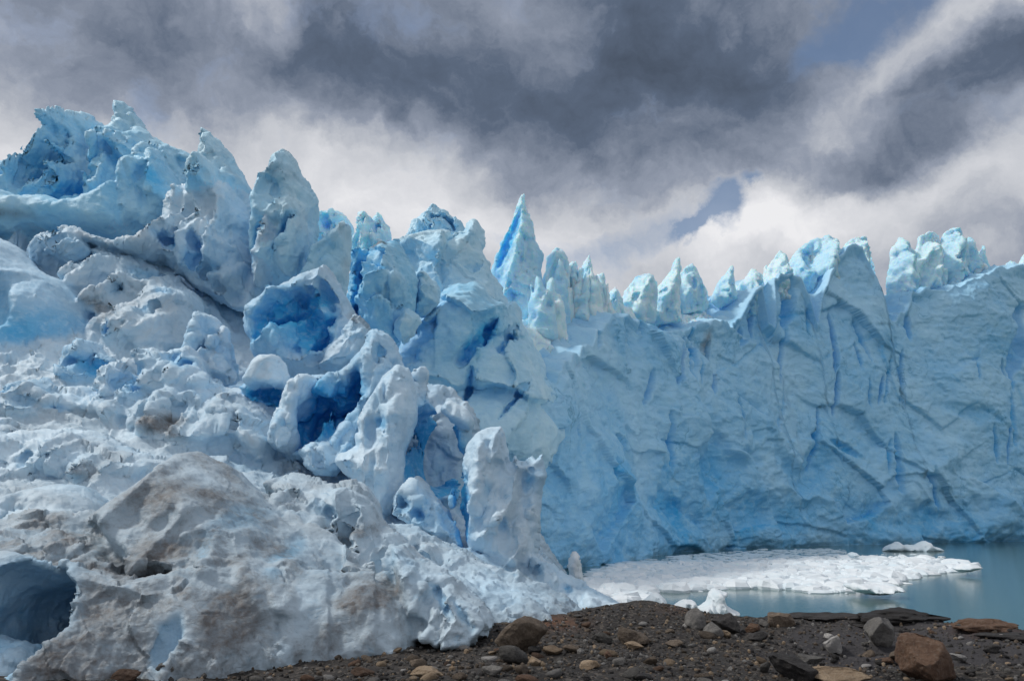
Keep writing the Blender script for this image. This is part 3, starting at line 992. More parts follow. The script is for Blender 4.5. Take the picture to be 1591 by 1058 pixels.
piece('ice_mound', 'big grey dome of dirty ice with dark streaks at lower left', 'ice mound',
      [(158, 812), (180, 792), (205, 772), (240, 742), (272, 720), (304, 707), (338, 720), (366, 740), (392, 760), (420, 788), (450, 822), (490, 852), (520, 890), (528, 930), (500, 962), (440, 975), (395, 972), (385, 940), (340, 908), (300, 900), (262, 900), (235, 880), (205, 850), (180, 828)],
      20, 2.6, back=4, crest=0.12, rake=0.75, yaw=0.15, p=2.0, cups=0.10, cupsize=1.6, rough=1.0, blue=0.02, dirt=0.26, ridge=[(350, 790, 70, 40, 30, 0.5), (390, 850, 22, 100, -12, 0.5), (440, 870, 16, 90, -32, 0.5), (490, 905, 14, 70, -40, 0.45)],
      carve=[(400, 800, 30, 18, 25, 0.35), (380, 850, 12, 40, 0, 0.3), (470, 860, 14, 34, -25, 0.35)],
      dirtp=[(330, 865, 60, 30, 25, 0.6), (300, 750, 80, 30, 20, 0.15), (420, 880, 30, 30, 0, 0.4)])
piece('ice_mound', 'smooth grey lobe of ice under the big grey dome, touching the gravel', 'ice mound',
      [(385, 945), (400, 905), (440, 885), (480, 900), (520, 915), (510, 960), (490, 1000), (460, 1030), (400, 1040), (388, 1000)],
      18.3, 0.6, back=3, crest=0.12, rake=0.5, cups=0.1, cupsize=0.9, blue=0.05, dirt=0.22, )
piece('ice_mound', 'dirty grey ice hump with a brown streak low beside the gravel', 'ice mound',
      [(430, 1010), (455, 965), (488, 942), (528, 912), (562, 900), (596, 900), (616, 920), (632, 948), (644, 980), (640, 1030), (560, 1045), (500, 1045), (440, 1040)],
      18.7, 0.8, back=3, crest=0.12, rake=0.5, yaw=0.1, p=2.3, cups=0.08, cupsize=0.9, blue=0.0, dirt=0.26, carve=[(482, 950, 7, 4, 0, 0.3)], dirtp=[(585, 920, 50, 16, -10, 0.45)])
piece('ice_mound', 'pleated white ice lobe above the dirty hump left of centre', 'ice mound',
      [(400, 780), (420, 782), (452, 815), (480, 832), (505, 842), (522, 872), (520, 905), (482, 926), (455, 885), (425, 838)],
      21.5, 1.1, rake=0.7, cups=0.2, cupsize=0.9, blue=0.08, dirt=0.08, carve=[(470, 858, 8, 30, -30, 0.5), (500, 880, 8, 30, -30, 0.4)])
piece('ice_mound', 'stepped ice lobe with grey bands below the oval column', 'ice mound',
      [(425, 745), (460, 735), (490, 745), (515, 752), (545, 750), (568, 755), (585, 780), (596, 815), (622, 843), (612, 866), (590, 905), (560, 895), (525, 905), (520, 868), (490, 835), (450, 815), (425, 780)],
      24, 1.6, rake=0.75, cups=0.22, cupsize=1.1, blue=0.02, dirt=0.14, carve=[(560, 850, 12, 44, -30, 0.6), (520, 790, 30, 10, 30, 0.3)], dirtp=[(560, 830, 40, 14, -20, 0.6), (600, 890, 20, 24, 0, 0.5)])
piece('ice_mound', 'white ice lobe streaming down to the gravel below the blue cave', 'ice mound',
      [(608, 850), (625, 846), (650, 868), (682, 888), (705, 902), (732, 930), (760, 956), (764, 990), (712, 1005), (680, 1000), (650, 985), (632, 945), (618, 905)],
      19.8, 1.0, back=2.5, rake=0.6, p=2.2, cups=0.15, cupsize=0.7, blue=0.12, dirt=0.02, carve=[(690, 925, 5, 34, -42, 0.5), (722, 945, 5, 30, -40, 0.45), (650, 965, 20, 14, 0, 0.6)], dirtp=[(640, 960, 20, 12, 0, 0.7)])
piece('ice_slope', 'crumbly blue white ice talus right of the streaming lobe', 'ice slope',
      [(600, 812), (640, 820), (680, 842), (735, 866), (800, 900), (850, 934), (885, 958), (860, 990), (785, 995), (756, 960), (720, 905), (680, 880), (630, 852)],
      24.5, 1.0, back=2.5, rake=0.9, cups=0.6, cupsize=0.45, blue=0.14, dirt=0.05, dirtp=[(785, 955, 40, 10, 10, 0.7), (700, 870, 40, 8, 25, 0.3)])
piece('ice_slope', 'low white ice ramp running out to the lake shore', 'ice slope',
      [(822, 862), (838, 866), (852, 880), (885, 898), (920, 918), (965, 935), (995, 950), (950, 965), (884, 968), (850, 938), (825, 905)],
      29, 1.0, back=3, rake=0.9, yaw=-0.2, cups=0.4, cupsize=0.6, blue=0.06, dirt=0.02, carve=[(834, 888, 8, 14, 20, 0.8), (880, 912, 10, 5, 30, 0.3)])
piece('ice_fin', 'small white upright ice tooth at the edge of the brash ice', 'ice fin',
      [(878, 912), (884, 895), (886, 870), (891, 859), (898, 863), (904, 882), (908, 905), (912, 918)],
      42, 0.5, rake=0.1, cups=0.15, cupsize=0.5, blue=0.0, dirt=-0.3, mat=M_FLOE)

# ---- central towers with blue caves
piece('ice_arch', 'angular ice block with a big blue hollow left of the centre', 'ice arch',
      [(382, 490), (405, 470), (437, 446), (467, 427), (495, 418), (513, 411), (524, 430), (535, 456), (548, 484), (565, 498), (578, 511), (560, 545), (530, 570), (495, 590), (455, 590), (415, 575), (395, 552)],
      45, 3.0, rake=0.25, yaw=0.15, p=2.6, R=2.0, cups=0.14, cupsize=1.8, blue=0.15, dirt=-0.03, facet=0.2,
      carve=[(455, 490, 52, 24, -38, 2.6), (488, 530, 34, 46, 0, 2.2), (425, 520, 22, 30, 20, 1.5), (515, 470, 10, 30, -20, 1.2)], bluep=[(470, 520, 80, 62, -10, 0.55)],
      ridge=[(478, 500, 12, 60, 15, 1.2)], dirtp=[(560, 500, 24, 10, 40, 0.8)])
piece('ice_fin', 'dark topped leaning ice fin beside the blue hollow', 'ice fin',
      [(492, 575), (510, 545), (530, 520), (545, 492), (553, 486), (572, 505), (580, 515), (570, 540), (560, 560), (530, 580)],
      43, 1.0, rake=0.25, cups=0.2, cupsize=1.0, blue=0.2, dirt=0.1, dirtp=[(556, 500, 18, 14, 30, 0.7)])
piece('ice_fin', 'grey blue wedge of ice with a vertical right edge behind the blue hollow', 'ice fin',
      [(472, 440), (480, 415), (483, 393), (500, 380), (515, 370), (535, 354), (546, 350), (545, 390), (541, 430), (537, 462), (520, 480), (490, 470)],
      55, 1.8, rake=0.1, yaw=0.25, p=2.2, cups=0.12, cupsize=1.6, blue=0.22, dirt=0.0, mat=M_MID)
piece('ice_wall', 'scalloped translucent blue ice wall above the oval column', 'ice wall',
      [(424, 690), (430, 650), (438, 625), (455, 598), (485, 579), (510, 580), (532, 572), (552, 552), (566, 538), (578, 514), (592, 510), (606, 518), (618, 535), (626, 560), (640, 600), (640, 660), (610, 700), (560, 720), (500, 715), (450, 720)],
      37.5, 2.0, back=3, rake=0.2, p=2.4, R=1.6, cups=0.28, cupsize=1.4, blue=0.30, dirt=-0.1,
      carve=[(490, 660, 30, 44, 10, 2.3), (545, 630, 24, 60, 20, 1.8), (600, 560, 7, 14, 0, 0.8)], bluep=[(520, 640, 60, 60, 10, 0.5), (495, 670, 30, 30, 0, 0.3)])
piece('ice_fin', 'rounded white shell of ice on the left rim of the scalloped blue wall', 'ice fin',
      [(424, 692), (428, 655), (436, 630), (452, 598), (470, 584), (482, 590), (478, 625), (472, 660), (462, 695), (445, 705)],
      36.3, 1.0, rake=0.15, p=2.4, cups=0.12, cupsize=0.9, blue=0.02, dirt=-0.05)
piece('ice_column', 'big white oval ice column with a rounded head in the centre', 'ice column',
      [(552, 655), (565, 628), (582, 600), (602, 574), (622, 565), (640, 585), (651, 618), (647, 653), (634, 690), (628, 735), (618, 780), (606, 806), (585, 800), (560, 760), (526, 722), (536, 702), (558, 692)],
      33.5, 1.6, rake=0.12, p=2.5, R=1.2, cups=0.10, cupsize=1.2, blue=0.06, dirt=-0.05, carve=[(600, 662, 12, 9, 0, 0.35), (552, 730, 8, 12, 0, 0.4), (590, 730, 5, 22, 0, 0.3)], bluep=[(600, 662, 16, 12, 0, 0.2)])
piece('ice_block', 'broken ice blocks at the foot of the scalloped blue wall', 'ice block',
      [(470, 700), (490, 685), (512, 690), (530, 700), (540, 720), (520, 740), (490, 735), (474, 722)],
      34.8, 0.8, rake=0.3, cups=0.45, cupsize=0.6, blue=0.2, dirt=0.03)
piece('ice_block', 'bright ice blocks wedged under the left side of the oval column', 'ice block',
      [(515, 690), (530, 660), (545, 655), (560, 668), (562, 700), (540, 716), (520, 712)],
      35.5, 0.7, rake=0.2, cups=0.35, cupsize=0.7, blue=0.28, dirt=-0.05)
piece('ice_arch', 'ice arch over the deepest blue cave right of the oval column', 'ice arch',
      [(636, 580), (650, 600), (668, 620), (686, 634), (702, 624), (720, 634), (736, 652), (732, 675), (728, 720), (722, 770), (700, 790), (640, 800), (618, 770), (622, 700), (628, 640)],
      36, 1.8, back=3, rake=0.15, yaw=-0.1, p=3.0, R=0.9, cups=0.14, cupsize=1.0, blue=0.25, dirt=-0.1, carve=[(672, 700, 46, 66, 0, 3.4), (690, 730, 34, 40, 0, 3.0)], bluep=[(675, 705, 50, 72, 0, 0.8)])
piece('ice_boulder', 'white ice roll on top of the blue cave arch', 'ice boulder',
      [(682, 640), (690, 626), (704, 622), (722, 634), (738, 652), (730, 668), (712, 660), (694, 652)],
      34.8, 0.8, crest=0.12, rake=0.1, p=2.4, cups=0.15, cupsize=0.6, blue=0.0, dirt=-0.1)
piece('ice_block', 'jagged white ice block at the top left of the blue cave arch', 'ice block',
      [(632, 600), (640, 578), (652, 572), (662, 570), (668, 585), (660, 605), (668, 622), (650, 626), (638, 620)],
      37, 0.9, rake=0.1, cups=0.35, cupsize=0.7, blue=0.1, dirt=-0.1)
piece('ice_block', 'hollow ice rubble with blue holes under the cave', 'ice block',
      [(606, 800), (614, 770), (628, 752), (646, 742), (660, 752), (672, 770), (690, 790), (712, 820), (722, 850), (690, 850), (650, 825)],
      31, 1.0, rake=0.5, cups=0.5, cupsize=0.7, blue=0.25, dirt=0.08, carve=[(628, 782, 12, 18, -10, 0.9), (650, 800, 14, 9, 30, 0.6)])
piece('ice_tower', 'broad grey white ice tower with a dark slot, right of the blue cave', 'ice tower',
      [(700, 760), (712, 728), (722, 700), (730, 684), (745, 672), (762, 668), (778, 662), (788, 676), (790, 700), (794, 722), (806, 730), (816, 760), (822, 800), (826, 850), (824, 915), (800, 905), (775, 890), (750, 870), (728, 850), (712, 830), (704, 800)],
      31, 1.5, back=2.2, rake=0.12, yaw=0.1, p=2.4, R=1.1, cups=0.14, cupsize=1.0, blue=0.06, dirt=-0.03, flute=0.15, carve=[(716, 785, 13, 58, -4, 2.4), (757, 760, 10, 14, 0, 0.35), (782, 815, 8, 12, 0, 0.3)], bluep=[(714, 785, 17, 62, -4, 0.75)])
piece('ice_fin', 'forked white ice fin at the right end of the central towers', 'ice fin',
      [(794, 725), (800, 705), (806, 712), (816, 716), (830, 708), (842, 700), (845, 725), (843, 760), (838, 800), (832, 850), (824, 890), (815, 850), (808, 800), (800, 765)],
      31.6, 0.7, rake=0.1, yaw=0.15, p=2.2, cups=0.18, cupsize=0.7, blue=0.12, dirt=-0.1, carve=[(818, 752, 8, 26, 20, 0.5)])

# ---- middle distance between the near towers and the cliff
piece('ice_hummock', 'sunlit far ice knob behind the wedge, left of the middle', 'ice hummock',
      [(488, 365), (496, 348), (509, 339), (524, 332), (538, 338), (547, 352), (552, 390), (520, 405), (488, 395)],
      110, 6, rake=0.3, cups=0.5, cupsize=2.5, facet=0.5, blue=0.15, dirt=-0.3, mat=M_TOP)
piece('ice_peak', 'small sunlit ice crown between the wedge and the dirty capped blue block', 'ice peak',
      [(548, 380), (553, 362), (566, 346), (580, 342), (592, 333), (600, 346), (608, 365), (610, 400), (580, 420), (550, 410)],
      105, 6, rake=0.2, cups=0.45, cupsize=2.5, facet=0.6, blue=0.18, dirt=-0.3, mat=M_TOP)
piece('ice_block', 'tall blue ice block with a dirty cap behind the big blue hollow', 'ice block',
      [(540, 460), (542, 420), (545, 398), (560, 392), (578, 388), (595, 378), (612, 374), (630, 388), (642, 412), (648, 460), (640, 500), (615, 540), (570, 540), (545, 500)],
      82, 5, rake=0.15, p=2.3, cups=0.2, cupsize=3.5, facet=0.5, blue=0.55, dirt=-0.15, mat=M_MID, carve=[(566, 440, 9, 60, 5, 2.6)], dirtp=[(588, 388, 24, 8, 0, 1.0)], flute=0.2)
piece('ice_peak', 'serrated ice peak with blue left shoulder left of the tall spire', 'ice peak',
      [(628, 372), (636, 350), (650, 335), (662, 326), (673, 317), (684, 325), (700, 333), (716, 345), (724, 358), (730, 390), (690, 410), (640, 400)],
      112, 6, rake=0.3, yaw=0.2, p=1.6, cups=0.35, cupsize=3, facet=0.5, flute=0.5, blue=0.28, dirt=-0.2, mat=M_MID)
piece('ice_slope', 'broad pale ice shoulder under the serrated peak', 'ice slope',
      [(606, 385), (630, 363), (664, 364), (705, 370), (722, 362), (730, 348), (738, 345), (750, 360), (756, 395), (768, 430), (785, 455), (800, 500), (740, 540), (660, 530), (625, 480), (628, 430)],
      98, 8, rake=0.5, yaw=0.2, p=1.9, cups=0.22, cupsize=5, facet=0.45, blue=0.2, dirt=-0.1, mat=M_MID, ridge=[(740, 380, 10, 40, -10, 2)], dirtp=[(625, 382, 22, 8, 0, 0.5)])
piece('ice_slab', 'large flat tilted ice slab with diagonal blue crack in the middle', 'ice slab',
      [(600, 570), (620, 540), (640, 505), (665, 480), (686, 461), (705, 446), (735, 440), (760, 446), (780, 470), (802, 470), (815, 500), (835, 540), (850, 590), (870, 620), (880, 680), (860, 730), (800, 740), (720, 720), (640, 680), (605, 630)],
      92, 7, back=12, rake=0.35, yaw=0.85, cell=0.25, p=2.2, R=7, cups=0.14, cupsize=6, facet=0.55, blue=0.28, dirt=-0.1, mat=M_MID,
      carve=[(748, 548, 10, 52, 32, 4.5), (790, 540, 4, 44, 25, 2.5), (730, 620, 5, 40, 10, 2.5), (800, 635, 4, 44, 35, 2)], bluep=[(752, 545, 18, 55, 32, 0.35), (690, 560, 70, 30, 10, 0.12)])
piece('ice_block', 'small pale ice blocks stacked at the left foot of the tilted slab', 'ice block',
      [(612, 520), (618, 495), (632, 478), (645, 485), (655, 500), (640, 520), (625, 535)],
      80, 2.5, rake=0.3, cups=0.4, cupsize=1.8, blue=0.25, dirt=-0.1, mat=M_MID)
piece('ice_block', 'pointed pale ice block right of the dirty capped blue block', 'ice block',
      [(640, 470), (645, 440), (655, 422), (668, 430), (685, 450), (680, 475), (660, 490), (645, 490)],
      86, 3, rake=0.2, cups=0.25, cupsize=2.5, facet=0.4, blue=0.35, dirt=-0.1, mat=M_MID)

# ---- one continuous body of ice out of the slope and the near pieces (smooth union), then cut back into its pieces
def bilin(tab, u, v):
    nu, nv = tab[0].shape
    u = np.clip(u, 0, nu - 1.001)
    v = np.clip(v, 0, nv - 1.001)
    i = u.astype(np.int32)
    j = v.astype(np.int32)
    fu = (u - i).astype(np.float32)
    fv = (v - j).astype(np.float32)
    k = i * nv + j
    out = []
    for t in tab:
        t = t.ravel()
        out.append((t[k] * (1 - fu) + t[k + nv] * fu) * (1 - fv) + (t[k + 1] * (1 - fu) + t[k + nv + 1] * fu) * fv)
    return out


piece(None, None, None, [(590, 600), (640, 585), (700, 610), (745, 650), (760, 740), (740, 830), (640, 830), (590, 760)], 42, 1.2, back=4, rake=0.1, cups=0.3, blue=0.3, dirt=0.0)
# unnamed small blades and hummocks that roughen the slope between the traced pieces
rf = np.random.RandomState(5)
nfin = 0
while nfin < 95:
    px, py = rf.rand() * 880 - 30, 330 + rf.rand() * 560
    if py > 620 + 0.25 * px or py < 330 + (0.0 if px < 420 else (px - 420) * 1.0):
        if rf.rand() > 0.25:
            continue
    Yh = body_hit(px, py)
    if Yh is None or Yh > 66 or Yh < 17:
        continue
    w_ = (16 + 34 * rf.rand()) * (0.75 if py > 640 else 1.0)
    h_ = w_ * (0.6 + 1.0 * rf.rand()) * (0.6 if py > 620 else 1.0)
    lean = (rf.rand() - 0.4) * 0.7 * w_
    o_ = [(px - w_, py + 0.5 * h_), (px - 0.75 * w_, py - 0.1 * h_), (px - 0.35 * w_ + 0.6 * lean, py - (0.45 + 0.2 * rf.rand()) * h_), (px + lean, py - h_), (px + 0.3 * w_ + 0.7 * lean, py - (0.5 + 0.25 * rf.rand()) * h_),
          (px + 0.7 * w_, py - 0.15 * h_), (px + w_, py + 0.5 * h_), (px, py + 0.8 * h_)]
    SEEDK = w_ * Yh / FPX
    piece(None, None, None, o_, Yh + 0.3 * SEEDK, 0.75 * SEEDK, back=1.2 * SEEDK, rake=0.35 + 0.5 * rf.rand(), yaw=0.5 * (rf.rand() - 0.4), p=1.3, cups=0.2, blue=0.1, dirt=0.1, blade=0.6)
    nfin += 1

# hollows melted into the ice: pixel, distance, radii across and up (pixels) and in depth (metres), tilt
CAVES = [(26, 980, 16.6, 94, 82, 4.6, 8), (258, 985, 16.2, 17, 46, 0.6, 4), (676, 696, 37.0, 46, 66, 3.2, -4), (694, 742, 36.0, 30, 34, 2.8, 0), (716, 785, 30, 12, 60, 2.4, -4),
         (494, 655, 38.0, 25, 46, 2.4, 12), (548, 628, 38.4, 16, 58, 2.2, 22), (446, 488, 43.5, 15, 58, 2.6, 52), (500, 520, 44, 9, 46, 2.0, 18),
         
         (212, 466, 46.5, 9, 11, 1.4, 10), (165, 508, 45.5, 8, 13, 1.4, 10), (240, 437, 48, 22, 13, 1.8, 20), (283, 562, 39.2, 13, 10, 1.2, 0), (142, 566, 40, 20, 13, 1.5, 10), (200, 598, 38.2, 9, 15, 1.1, -10),
         (415, 612, 39.0, 30, 14, 1.8, 0), (80, 632, 36, 18, 7, 1.0, 10),
         (298, 395, 53.5, 13, 26, 2.0, 20), (254, 368, 54, 16, 10, 1.8, 40), (400, 385, 54, 8, 40, 2.2, 14), (438, 352, 52.3, 5, 40, 2.2, 20),
         (118, 285, 66, 12, 50, 2.4, 38), (228, 296, 64, 7, 46, 1.8, -35), (25, 812, 22, 5, 18, 0.7, 0), ]


def cave_e(c, X, Y, Z):
    c0 = P(c[0], c[1], c[2])
    ls = c[2] / FPX
    sh = np.broadcast(X, Y, Z).shape
    X, Y, Z = [np.broadcast_to(q, sh) for q in (X, Y, Z)]
    m = min(c[3], c[4]) * ls
    pts = np.stack([X.ravel(), Y.ravel(), Z.ravel()], 1)
    w1 = 0.32 * m * fbm(pts / (1.3 * m) + c[0], 2).reshape(sh)
    w2 = 0.32 * m * fbm(pts / (1.3 * m) + c[1] + 9, 2).reshape(sh)
    dx, dy, dz = X - c0[0] + w1, Y - c0[1], Z - c0[2] + w2
    a = math.radians(c[6])
    return np.sqrt(((dx * math.cos(a) - dz * math.sin(a)) / (c[3] * ls)) ** 2 + ((dx * math.sin(a) + dz * math.cos(a)) / (c[4] * ls)) ** 2 + (dy / c[5]) ** 2)


def build_near():
    STEP, DY = 2.2, 0.0075
    GP = np.arange(-72, 985, STEP)
    GQ = np.arange(150, 1092, STEP)
    GL = GLY
    na, nb, nl = len(GP), len(GQ), len(GL)
    F = np.empty((na, nb, nl), np.float32)
    ID = np.zeros((na, nb, nl), np.uint8)
    NEAR.sort(key=lambda q: q['name'] is None)
    A_, B_ = np.meshgrid(GP, GQ, indexing='ij')
    rx, ry, rz = raydir(A_, B_)
    ux, uz = (rx / ry).astype(np.float32), (rz / ry).astype(np.float32)
    for l, Yl in enumerate(GL):
        row = BODY[l]
        F[:, :, l] = (CAMZ + uz * Yl - np.interp(ux * Yl, BX, row)) * 0.75
    for n, pc in enumerate(NEAR):
        # bounding box of the piece in pixels and layers
        xs_ = np.array([pc['gx'][0], pc['gx'][-1]])
        zs_ = np.array([pc['gz'][0], pc['gz'][-1]])
        cx, cz = [q.ravel() for q in np.meshgrid(xs_, zs_)]
        cy = pc['Y'] + pc['rake'] * (cz - pc['z0']) + pc['yaw'] * (cx - pc['x0'])
        y0, y1 = cy.min() - pc['hf'].max() - 1, cy.max() + pc['hb'].max() + 1
        pp = [proj(cx, np.full(4, yy), cz) for yy in (max(y0, 10.5), y1)]
        pa = np.concatenate([p_[0] for p_ in pp])
        pb = np.concatenate([p_[1] for p_ in pp])
        a0, a1 = np.searchsorted(GP, [pa.min(), pa.max()])
        b0, b1 = np.searchsorted(GQ, [pb.min(), pb.max()])
        l0, l1 = np.searchsorted(GL, [y0, y1])
        if a1 - a0 < 2 or b1 - b0 < 2 or l1 - l0 < 2:
            continue
        Ys = GL[None, None, l0:l1].astype(np.float32)
        X = ux[a0:a1, b0:b1, None] * Ys
        Z = CAMZ + uz[a0:a1, b0:b1, None] * Ys
        sh = X.shape
        Wd = (Ys - pc['Y'] - pc['rake'] * (Z - pc['z0']) - pc['yaw'] * (X - pc['x0'])).ravel()
        hf, hb, d2 = bilin([pc['hf'].astype(np.float32), pc['hb'].astype(np.float32), pc['d2'].astype(np.float32)],
                           ((X - pc['gx'][0]) / pc['cell']).ravel(), ((Z - pc['gz'][0]) / pc['cell']).ravel())
        g = np.maximum(-Wd - hf, Wd - hb)
        g = np.where(d2 < 0, np.maximum(g, -d2), g)
        out_ = (X.ravel() < pc['gx'][0]) | (X.ravel() > pc['gx'][-1]) | (Z.ravel() < pc['gz'][0]) | (Z.ravel() > pc['gz'][-1])
        g[out_] = np.maximum(g[out_], 0.5)
        g = g.reshape(sh)
        cur = F[a0:a1, b0:b1, l0:l1]
        k = (0.005 + 0.034 * smooth01((26 - pc['Y']) / 6) + (0.022 if pc['name'] in ('ice_slope', 'ice_buttress', 'ice_ridge', 'ice_mound', None) else 0.0)) * Ys
        h = np.maximum(k - np.abs(cur - g), 0) / k
        win = g < cur
        F[a0:a1, b0:b1, l0:l1] = np.minimum(cur, g) - h * h * k * 0.25
        ID[a0:a1, b0:b1, l0:l1][win] = n + 1 if pc['name'] else 0
    for (cp, cq, cY, crx, cry, crz, ang) in CAVES:
        c0 = P(cp, cq, cY)
        ls = cY / FPX
        a0, a1 = np.searchsorted(GP, [cp - 2.2 * max(crx, cry), cp + 2.2 * max(crx, cry)])
        b0, b1 = np.searchsorted(GQ, [cq - 2.2 * max(crx, cry), cq + 2.2 * max(crx, cry)])
        l0, l1 = np.searchsorted(GL, [cY - 1.5 * crz, cY + 1.5 * crz])
        Ys = GL[None, None, l0:l1].astype(np.float32)
        E = cave_e((cp, cq, cY, crx, cry, crz, ang), ux[a0:a1, b0:b1, None] * Ys, Ys, CAMZ + uz[a0:a1, b0:b1, None] * Ys)
        g = (1 - E) * min(crx * ls, cry * ls, crz)
        cur = F[a0:a1, b0:b1, l0:l1]
        k = 0.006 * Ys
        h = np.maximum(k - np.abs(cur - g), 0) / k
        F[a0:a1, b0:b1, l0:l1] = np.maximum(cur, g) + h * h * k * 0.25
    # closed at the bottom and sides
    e = np.float32(0.3)
    F[0], F[-1], F[:, 0], F[:, -1], F[:, :, 0], F[:, :, -1] = e, e, e, e, e, e
    v, f = surface_nets(F)
    iv = np.clip(np.round(v).astype(np.int32), 0, [na - 1, nb - 1, nl - 1])
    vid = ID[iv[:, 0], iv[:, 1], iv[:, 2]].astype(np.int32)
    del F, ID
    pa, pb, yy = GP[0] + v[:, 0] * STEP, GQ[0] + v[:, 1] * STEP, np.exp(math.log(GL[0]) + v[:, 2] * DY)
    a, b, c = raydir(pa, pb)
    t = yy / b
    v = np.stack([a * t, yy, CAMZ + c * t], 1)
    vr = relax(v, f, 5, 0.5)
    v = relax(v, f, 1, 0.5)
    wr = smooth01((26 - v[:, 1]) / 6)[:, None]
    v = v * (1 - wr) + vr * wr
    n_ = normals(relax(v, f, 2, 0.5), f)
    # per vertex properties
    cups = np.full(len(v), 0.20)
    blue = np.zeros(len(v))
    dirt = np.zeros(len(v))
    bm = vid == 0
    md = margin_dist(v[bm, 0], v[bm, 1])
    blue[bm] = 0.10 + 0.25 * fbm(v[bm] * 0.13 + 2, 3) + (v[bm, 1] - 40) * 0.004
    dirt[bm] = 0.20 - (v[bm, 2] - 5) * 0.010 + 0.40 * fbm(v[bm] * 0.21 + 8, 3) + 0.30 * np.exp(-np.maximum(md, 0) / 2.0)
    for n, pc in enumerate(NEAR):
        m = vid == n + 1
        if not m.any() or not pc['name']:
            continue
        q = v[m]
        bl = pc['blue'] + 0.22 * fbm(q / (2.2 * pc['Rm']) + 3 + n, 2)
        di = pc['dirt'] + 0.30 * fbm(q / (0.9 * pc['Rm']) + 7 + n, 3)
        for e_ in pc['bluep']:
            bl += e_[5] * smooth01(1.35 - pc['ell'](e_, q[:, 0], q[:, 2]))
        for e_ in pc['carve']:
            bl += 0.45 * smooth01(1.25 - pc['ell'](e_, q[:, 0], q[:, 2]))  # hollows of the piece painted bluer, shade and glow in the colour
        for e_ in pc['dirtp']:
            di += e_[5] * smooth01(1.3 - pc['ell'](e_, q[:, 0], q[:, 2]))
        blue[m], dirt[m], cups[m] = bl, di, min(pc['cups'], 0.6) * 0.17 + (0.03 if pc['crest'] != 0.12 else 0)
    dirt += 0.34 * smooth01((32 - v[:, 1]) / 12)  # nearest ice greyed further: grime plus its shade, set in the colour
    for cv in CAVES:
        c0 = P(cv[0], cv[1], cv[2])
        m = (np.abs(v - c0) < 2.0 * max(cv[3], cv[4], 8) * cv[2] / FPX + cv[5]).all(1)
        if m.any():
            e_ = cave_e(cv, v[m, 0], v[m, 1], v[m, 2])
            blue[m] += (0.42 if cv[2] > 24 else 0.36) * smooth01((1.45 - e_) / 0.5)  # cave walls painted bluer: part of the glow inside is colour
            dirt[m] -= 0.5 * smooth01((1.3 - e_) / 0.4)
    S = relax(np.stack([cups, blue, dirt], 1), f, 8, 0.6)
    cups, blue, dirt = S.T
    # melt cups, their size grows with distance in steps blended together
    lg = np.log2(v[:, 1] / 20.0)
    seen = np.einsum('ij,ij->i', n_, np.array([0, 0, CAMZ]) - v) > -0.25 * v[:, 1]
    dsp = np.zeros(len(v))
    cupv = np.zeros(len(v))
    for lev in range(-1, 4):
        wl = np.clip(1 - np.abs(lg - lev), 0, 1)
        m = (wl > 0) & seen
        if not m.any():
            continue
        cs = 1.15 * 2.0 ** (lev * 0.8)
        q = v[m] / np.array([1.0, 1.0, 1.25])
        u1, e1, _ = scallop(q + lev * 3.3, cs)
        d_ = cups[m] * cs * 0.85 * (u1 - 0.36)
        ch = np.clip((cups[m] - 0.02) * 16, 0.14, 0.75)
        for ss, aa in ((0.75, 0.24), (0.30, 0.18)):
            qf = q / (cs * ss) + 13.7 * ss
            qf = qf + 0.22 * np.stack([vnoise(qf * 1.1 + 3), vnoise(qf * 1.1 + 17), vnoise(qf * 1.1 + 31)], 1)
            _, _, VV, C = worley(qf)
            d_ += ch * cs * ss * aa * 2 * ((C[:, 0] - 0.5) * VV[:, 0] + (C[:, 1] - 0.5) * VV[:, 1] + (C[:, 2] - 0.5) * VV[:, 2] + 0.18 * (C[:, 3] - 0.5))
        d_ += cs * (0.03 * fbm(q / cs * 1.3, 2) + 0.035 * fbm(q / cs * 4.0, 3)) + 0.13 * cs * (fbm(q / cs * np.array([0.9, 0.9, 0.45]) + 3, 4, 0.55, True) - 0.8) * np.clip(cups[m] * 4, 0, 1)
        dsp[m] += wl[m] * d_
        cupv[m] += wl[m] * (0.38 - u1)
    v = v + n_ * dsp[:, None]
    blue = blue + 0.35 * cupv * np.clip(cups * 2.5, 0, 1)  # cups tinted bluer, their shade painted into the colour
    n_ = normals(v, f)
    # the underside and the far side of the ice, buried or facing away, need no faces
    vd = np.array([0, 0, CAMZ]) - v
    vd /= np.linalg.norm(vd, axis=1, keepdims=True)
    away = (np.einsum('ij,ij->i', n_, vd) < -0.5) & (n_[:, 2] < 0.5)
    low = v[:, 2] < np.where(v[:, 1] < 30, ground_z(v[:, 0], v[:, 1]) - 0.45, -0.6)
    f = f[~(away | low)[f].all(1)]
    fid = np.sort(vid[f], axis=1)
    fid = np.where(fid[:, 1] == fid[:, 2], fid[:, 1], fid[:, 2])
    # stray islands of a piece go back to the glacier body
    for n in range(1, 1 + sum(1 for q in NEAR if q['name'])):
        fi = np.nonzero(fid == n)[0]
        if len(fi) < 8:
            continue
        u, inv = np.unique(f[fi].ravel(), return_inverse=True)
        ff = inv.reshape(-1, 4)
        lab = np.arange(len(u))
        while True:
            mn = lab[ff].min(1)
            new = lab.copy()
            for c_ in range(4):
                np.minimum.at(new, ff[:, c_], mn)
            new = new[new]
            if (new == lab).all():
                break
            lab = new
        fl = lab[ff[:, 0]]
        big = np.bincount(fl).argmax()
        fid[fi[fl != big]] = 0
